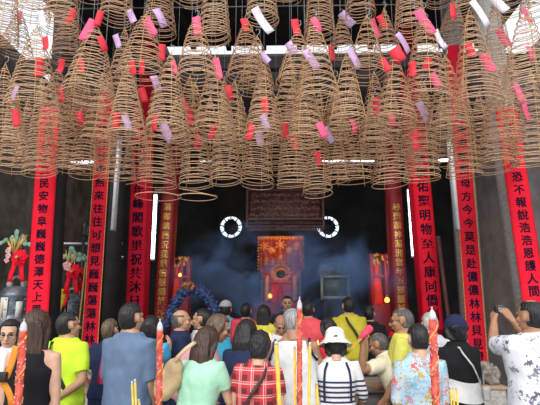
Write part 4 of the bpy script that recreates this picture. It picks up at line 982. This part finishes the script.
person('woman with long dark hair in pale yellow top deep in the hall', 264, 305, 6.7, 10, 'yellow', 'long', fem=True, length=.25, sleeve=.7, skin='light')
person('balding man in white shirt facing camera, bending over the counter', 281, 315, 5.95, 176, 'white', 'bald', 'black', skin='tan', lean=20, pitch=30, sleeve=.8, arms=(((-.3, .5, -1), (.2, 1, -.4)), ((.3, .5, -1), (-.2, 1, -.4))))
person('dark clothed man facing the camera, deep beside the altar foot', 287, 296, 7.7, 178, 'dark', 'short', skin='mid', sleeve=.8)
person('person in coral red shirt deep in the hall, behind the tank top man', 308, 301, 6.7, 8, 'coral', 'short', fat=1.05, sleeve=.8)
person('woman in red top with dark hair beyond the white bucket hat', 327, 318, 5.9, -30, 'red', 'bob', fem=True, length=.1, sleeve=.5, skin='light', lean=8, pitch=14, arms=(((-.3, .5, -1), (.2, 1, -.1)), ((.3, .5, -1), (-.2, 1, -.1))))
p = person('man in olive yellow shirt with dark strap deep in the hall', 348, 297, 6.7, -8, 'olive', 'short', sleeve=.8, fat=1.08, legs='jeans')
sling(p, 'sling_bag', 'dark strap across the olive yellow shirt', 'bag', mat('strap_black', (.02, .02, .022)), -.4, .95, .03)
person('person in black standing right of the olive yellow shirt', 369, 306, 7.0, 20, 'black', 'short', sleeve=1.8)
for q in PERS: print('HEIGHT', q)

# ------------------------------------------------------------------ giant joss sticks in front
def giant(label, ptop, pbot, Y, rad, seed):
    a, b = at(*ptop, Y), at(*pbot, Y); d = b-a; foot = a+d*(-a.z/d.z)
    t = thing('giant_joss_stick', label, 'joss stick', foot, 0, 'giant dragon joss sticks in front of the crowd'); tp = a-foot; L = tp.length; u = tp.normalized()
    part('shaft', T([V((0, 0, 0)), tp*.965], rad, 16), mat('joss_red', (.6, .075, .045), .55, .5, 30, .3), t)
    bm = bmesh.new(); m = 90; lo = L*.25
    tube(bm, [u*(lo+(L*.95-lo)*i/m)+V((math.cos(i*.42), math.sin(i*.42), 0))*rad*1.02 for i in range(m+1)], [rad*.2*(1+.45*math.sin(i*2.2)) for i in range(m+1)], 6)
    part('dragon_relief', bm, mat('relief_gold', (.75, .33, .06), .5, .4, 30, .2), t, 'raised gold orange dragon spiral')
    bm = bmesh.new(); rr = random.Random(seed)
    for i in range(110):
        z = lo+(L*.93-lo)*rr.random(); q = rr.random()*6.28; ell(bm, u*z+V((math.cos(q), math.sin(q), 0))*rad, (rad*.24, rad*.24, rad*.36), None, 6, 4)
    part('paint_dots', bm, mat('relief_pink', (.8, .3, .3), .6, .4, 30, 0), t)
    part('ash_tip', T([tp*.962, tp*.975, tp*.99, tp*1.0, tp*1.004], [rad*.95, rad*1.0, rad*.8, rad*.35, rad*.1], 14), mat('joss_tip', (.6, .56, .56), .8, .2, 25), t)
    part('wick', T([tp*1.0, tp*1.012], .004, 6), mat('joss_tip', (.6, .56, .56)), t)
giant('orange red giant dragon joss stick in front of the black tank top', (24, 322), (18, 405), 3.1, .022, 1)
giant('orange red giant dragon joss stick right of the slate blue shirt', (160, 322), (159, 405), 3.3, .02, 2)
giant('orange red giant dragon joss stick in front of the white tank top', (299.5, 300), (299.5, 405), 3.3, .017, 3)
giant('orange red giant dragon joss stick in front of the floral blouse', (432, 310), (436, 405), 3.2, .024, 4)
def yel(label, pt, pb, Y, rad, group=None):
    a, b = at(*pt, Y), at(*pb, Y); d = b-a; foot = a+d*(-a.z/d.z)
    t = thing('tall_joss_stick', label, 'joss stick', foot, 0, group)
    tp = a-foot; part('stick', T([V((0, 0, 0)), tp*.985], rad, 10), mat('joss_yellow2', (.72, .5, .07), .65, .2, 20, .1), t)
    part('tip', T([tp*.985, tp*1.0], [rad*1.02, rad*.7], 10), mat('joss_tip', (.6, .56, .56)), t)
yel('thick yellow joss stick between the plaid shirt and white tank top', (276, 341), (279.5, 405), 3.3, .0135)
yel('yellow joss stick just left of the giant stick on the white tank top', (294.5, 345), (295, 405), 3.35, .0085)
yel('yellow joss stick just right of the giant stick on the white tank top', (310, 342), (309, 405), 3.3, .0095)
yel('short yellow joss stick between the tank top and striped top', (316.5, 382), (317.5, 405), 3.4, .0095)
for i, (x, y, l) in enumerate(((132, 381, 'left'), (135, 379, 'middle'), (138.5, 399, 'shortest'))): yel('%s yellow joss stick of three in front of the slate blue shirt' % l, (x, y), (x+1, 405), 3.2, .007, 'joss sticks before the slate shirt')
for i, (x, y, l) in enumerate(((450.5, 386, 'left'), (453, 385, 'middle'), (456, 386, 'right'))): yel('%s yellow joss stick of three in front of the red trousers' % l, (x, y), (x+1+i*.4, 405), 3.2, .006, 'joss sticks before the red trousers')
# ------------------------------------------------------------------ smoke, light, view
bm = bmesh.new(); box(bm, V((0, 0, 0)), (4.4, 2.6, 3.3))
sm = bpy.data.materials.new('incense_smoke'); sm.use_nodes = True; nt = sm.node_tree; nt.nodes.clear()
out = nt.nodes.new('ShaderNodeOutputMaterial'); pv = nt.nodes.new('ShaderNodeVolumePrincipled')
nt.links.new(pv.outputs[0], out.inputs['Volume']); pv.inputs['Color'].default_value = (.3, .5, 1, 1); pv.inputs['Anisotropy'].default_value = 0.0
tc = nt.nodes.new('ShaderNodeTexCoord')
n = nt.nodes.new('ShaderNodeTexNoise'); n.inputs['Scale'].default_value = 1.5; n.inputs['Detail'].default_value = 4; n.inputs['Distortion'].default_value = .8
nt.links.new(tc.outputs['Object'], n.inputs['Vector'])
s = nt.nodes.new('ShaderNodeSeparateXYZ'); nt.links.new(tc.outputs['Object'], s.inputs[0])
ln = nt.nodes.new('ShaderNodeVectorMath'); ln.operation = 'LENGTH'
sc_ = nt.nodes.new('ShaderNodeVectorMath'); sc_.operation = 'MULTIPLY'; sc_.inputs[1].default_value = (1/2.1, 1/1.3, 1/1.3)
nt.links.new(tc.outputs['Object'], sc_.inputs[0]); nt.links.new(sc_.outputs[0], ln.inputs[0])
fall = fn(nt, 'MAXIMUM', fn(nt, 'SUBTRACT', 1.0, ln.outputs['Value']), 0.0)
den = fn(nt, 'MAXIMUM', fn(nt, 'SUBTRACT', n.outputs['Fac'], .51), 0.0)
nt.links.new(fn(nt, 'MULTIPLY', fn(nt, 'MULTIPLY', den, fall), 25.0), pv.inputs['Density'])
o = obj('incense_smoke', bm, sm, None, False); o.location = (.1, 8.5, 2.0); tag(o, 'thin bluish incense smoke drifting through the dark hall', 'smoke', kind='stuff')

w = bpy.data.worlds.new('world'); SC.world = w; w.use_nodes = True
bg = w.node_tree.nodes['Background']; bg.inputs[0].default_value = (.88, .94, 1, 1); bg.inputs[1].default_value = 1.0
def sun(name, d, e, ang, c):
    l = bpy.data.lights.new(name, 'SUN'); l.energy = e; l.angle = R(ang); l.color = c
    o = bpy.data.objects.new(name, l); C.objects.link(o); o.rotation_euler = V(d).to_track_quat('-Z', 'Y').to_euler()
sun('sun', (.12, .8, -.62), 2.4, 40, (1, .95, .88))
def lamp(name, p, e, c, r=.1):
    l = bpy.data.lights.new(name, 'POINT'); l.energy = e; l.color = c; l.shadow_soft_size = r
    o = bpy.data.objects.new(name, l); C.objects.link(o); o.location = p
lamp('altar_lamp', at(280, 240, 11.5), 14, (1, .5, .2)); lamp('shrine_lamp', at(386, 270, 9.8), 5, (1, .5, .2)); lamp('side_shrine_lamp', at(182, 265, 10.0), 3, (1, .45, .15))
lamp('tube_light_left', at(154, 230, 8.4), 5, (.85, .93, 1)); lamp('tube_light_right', at(411, 225, 8.4), 5, (.85, .93, 1))
v = SC.view_settings; v.view_transform = 'Standard'; v.look = 'None'; v.gamma = 1; v.exposure = 0.25; v.use_curve_mapping = False
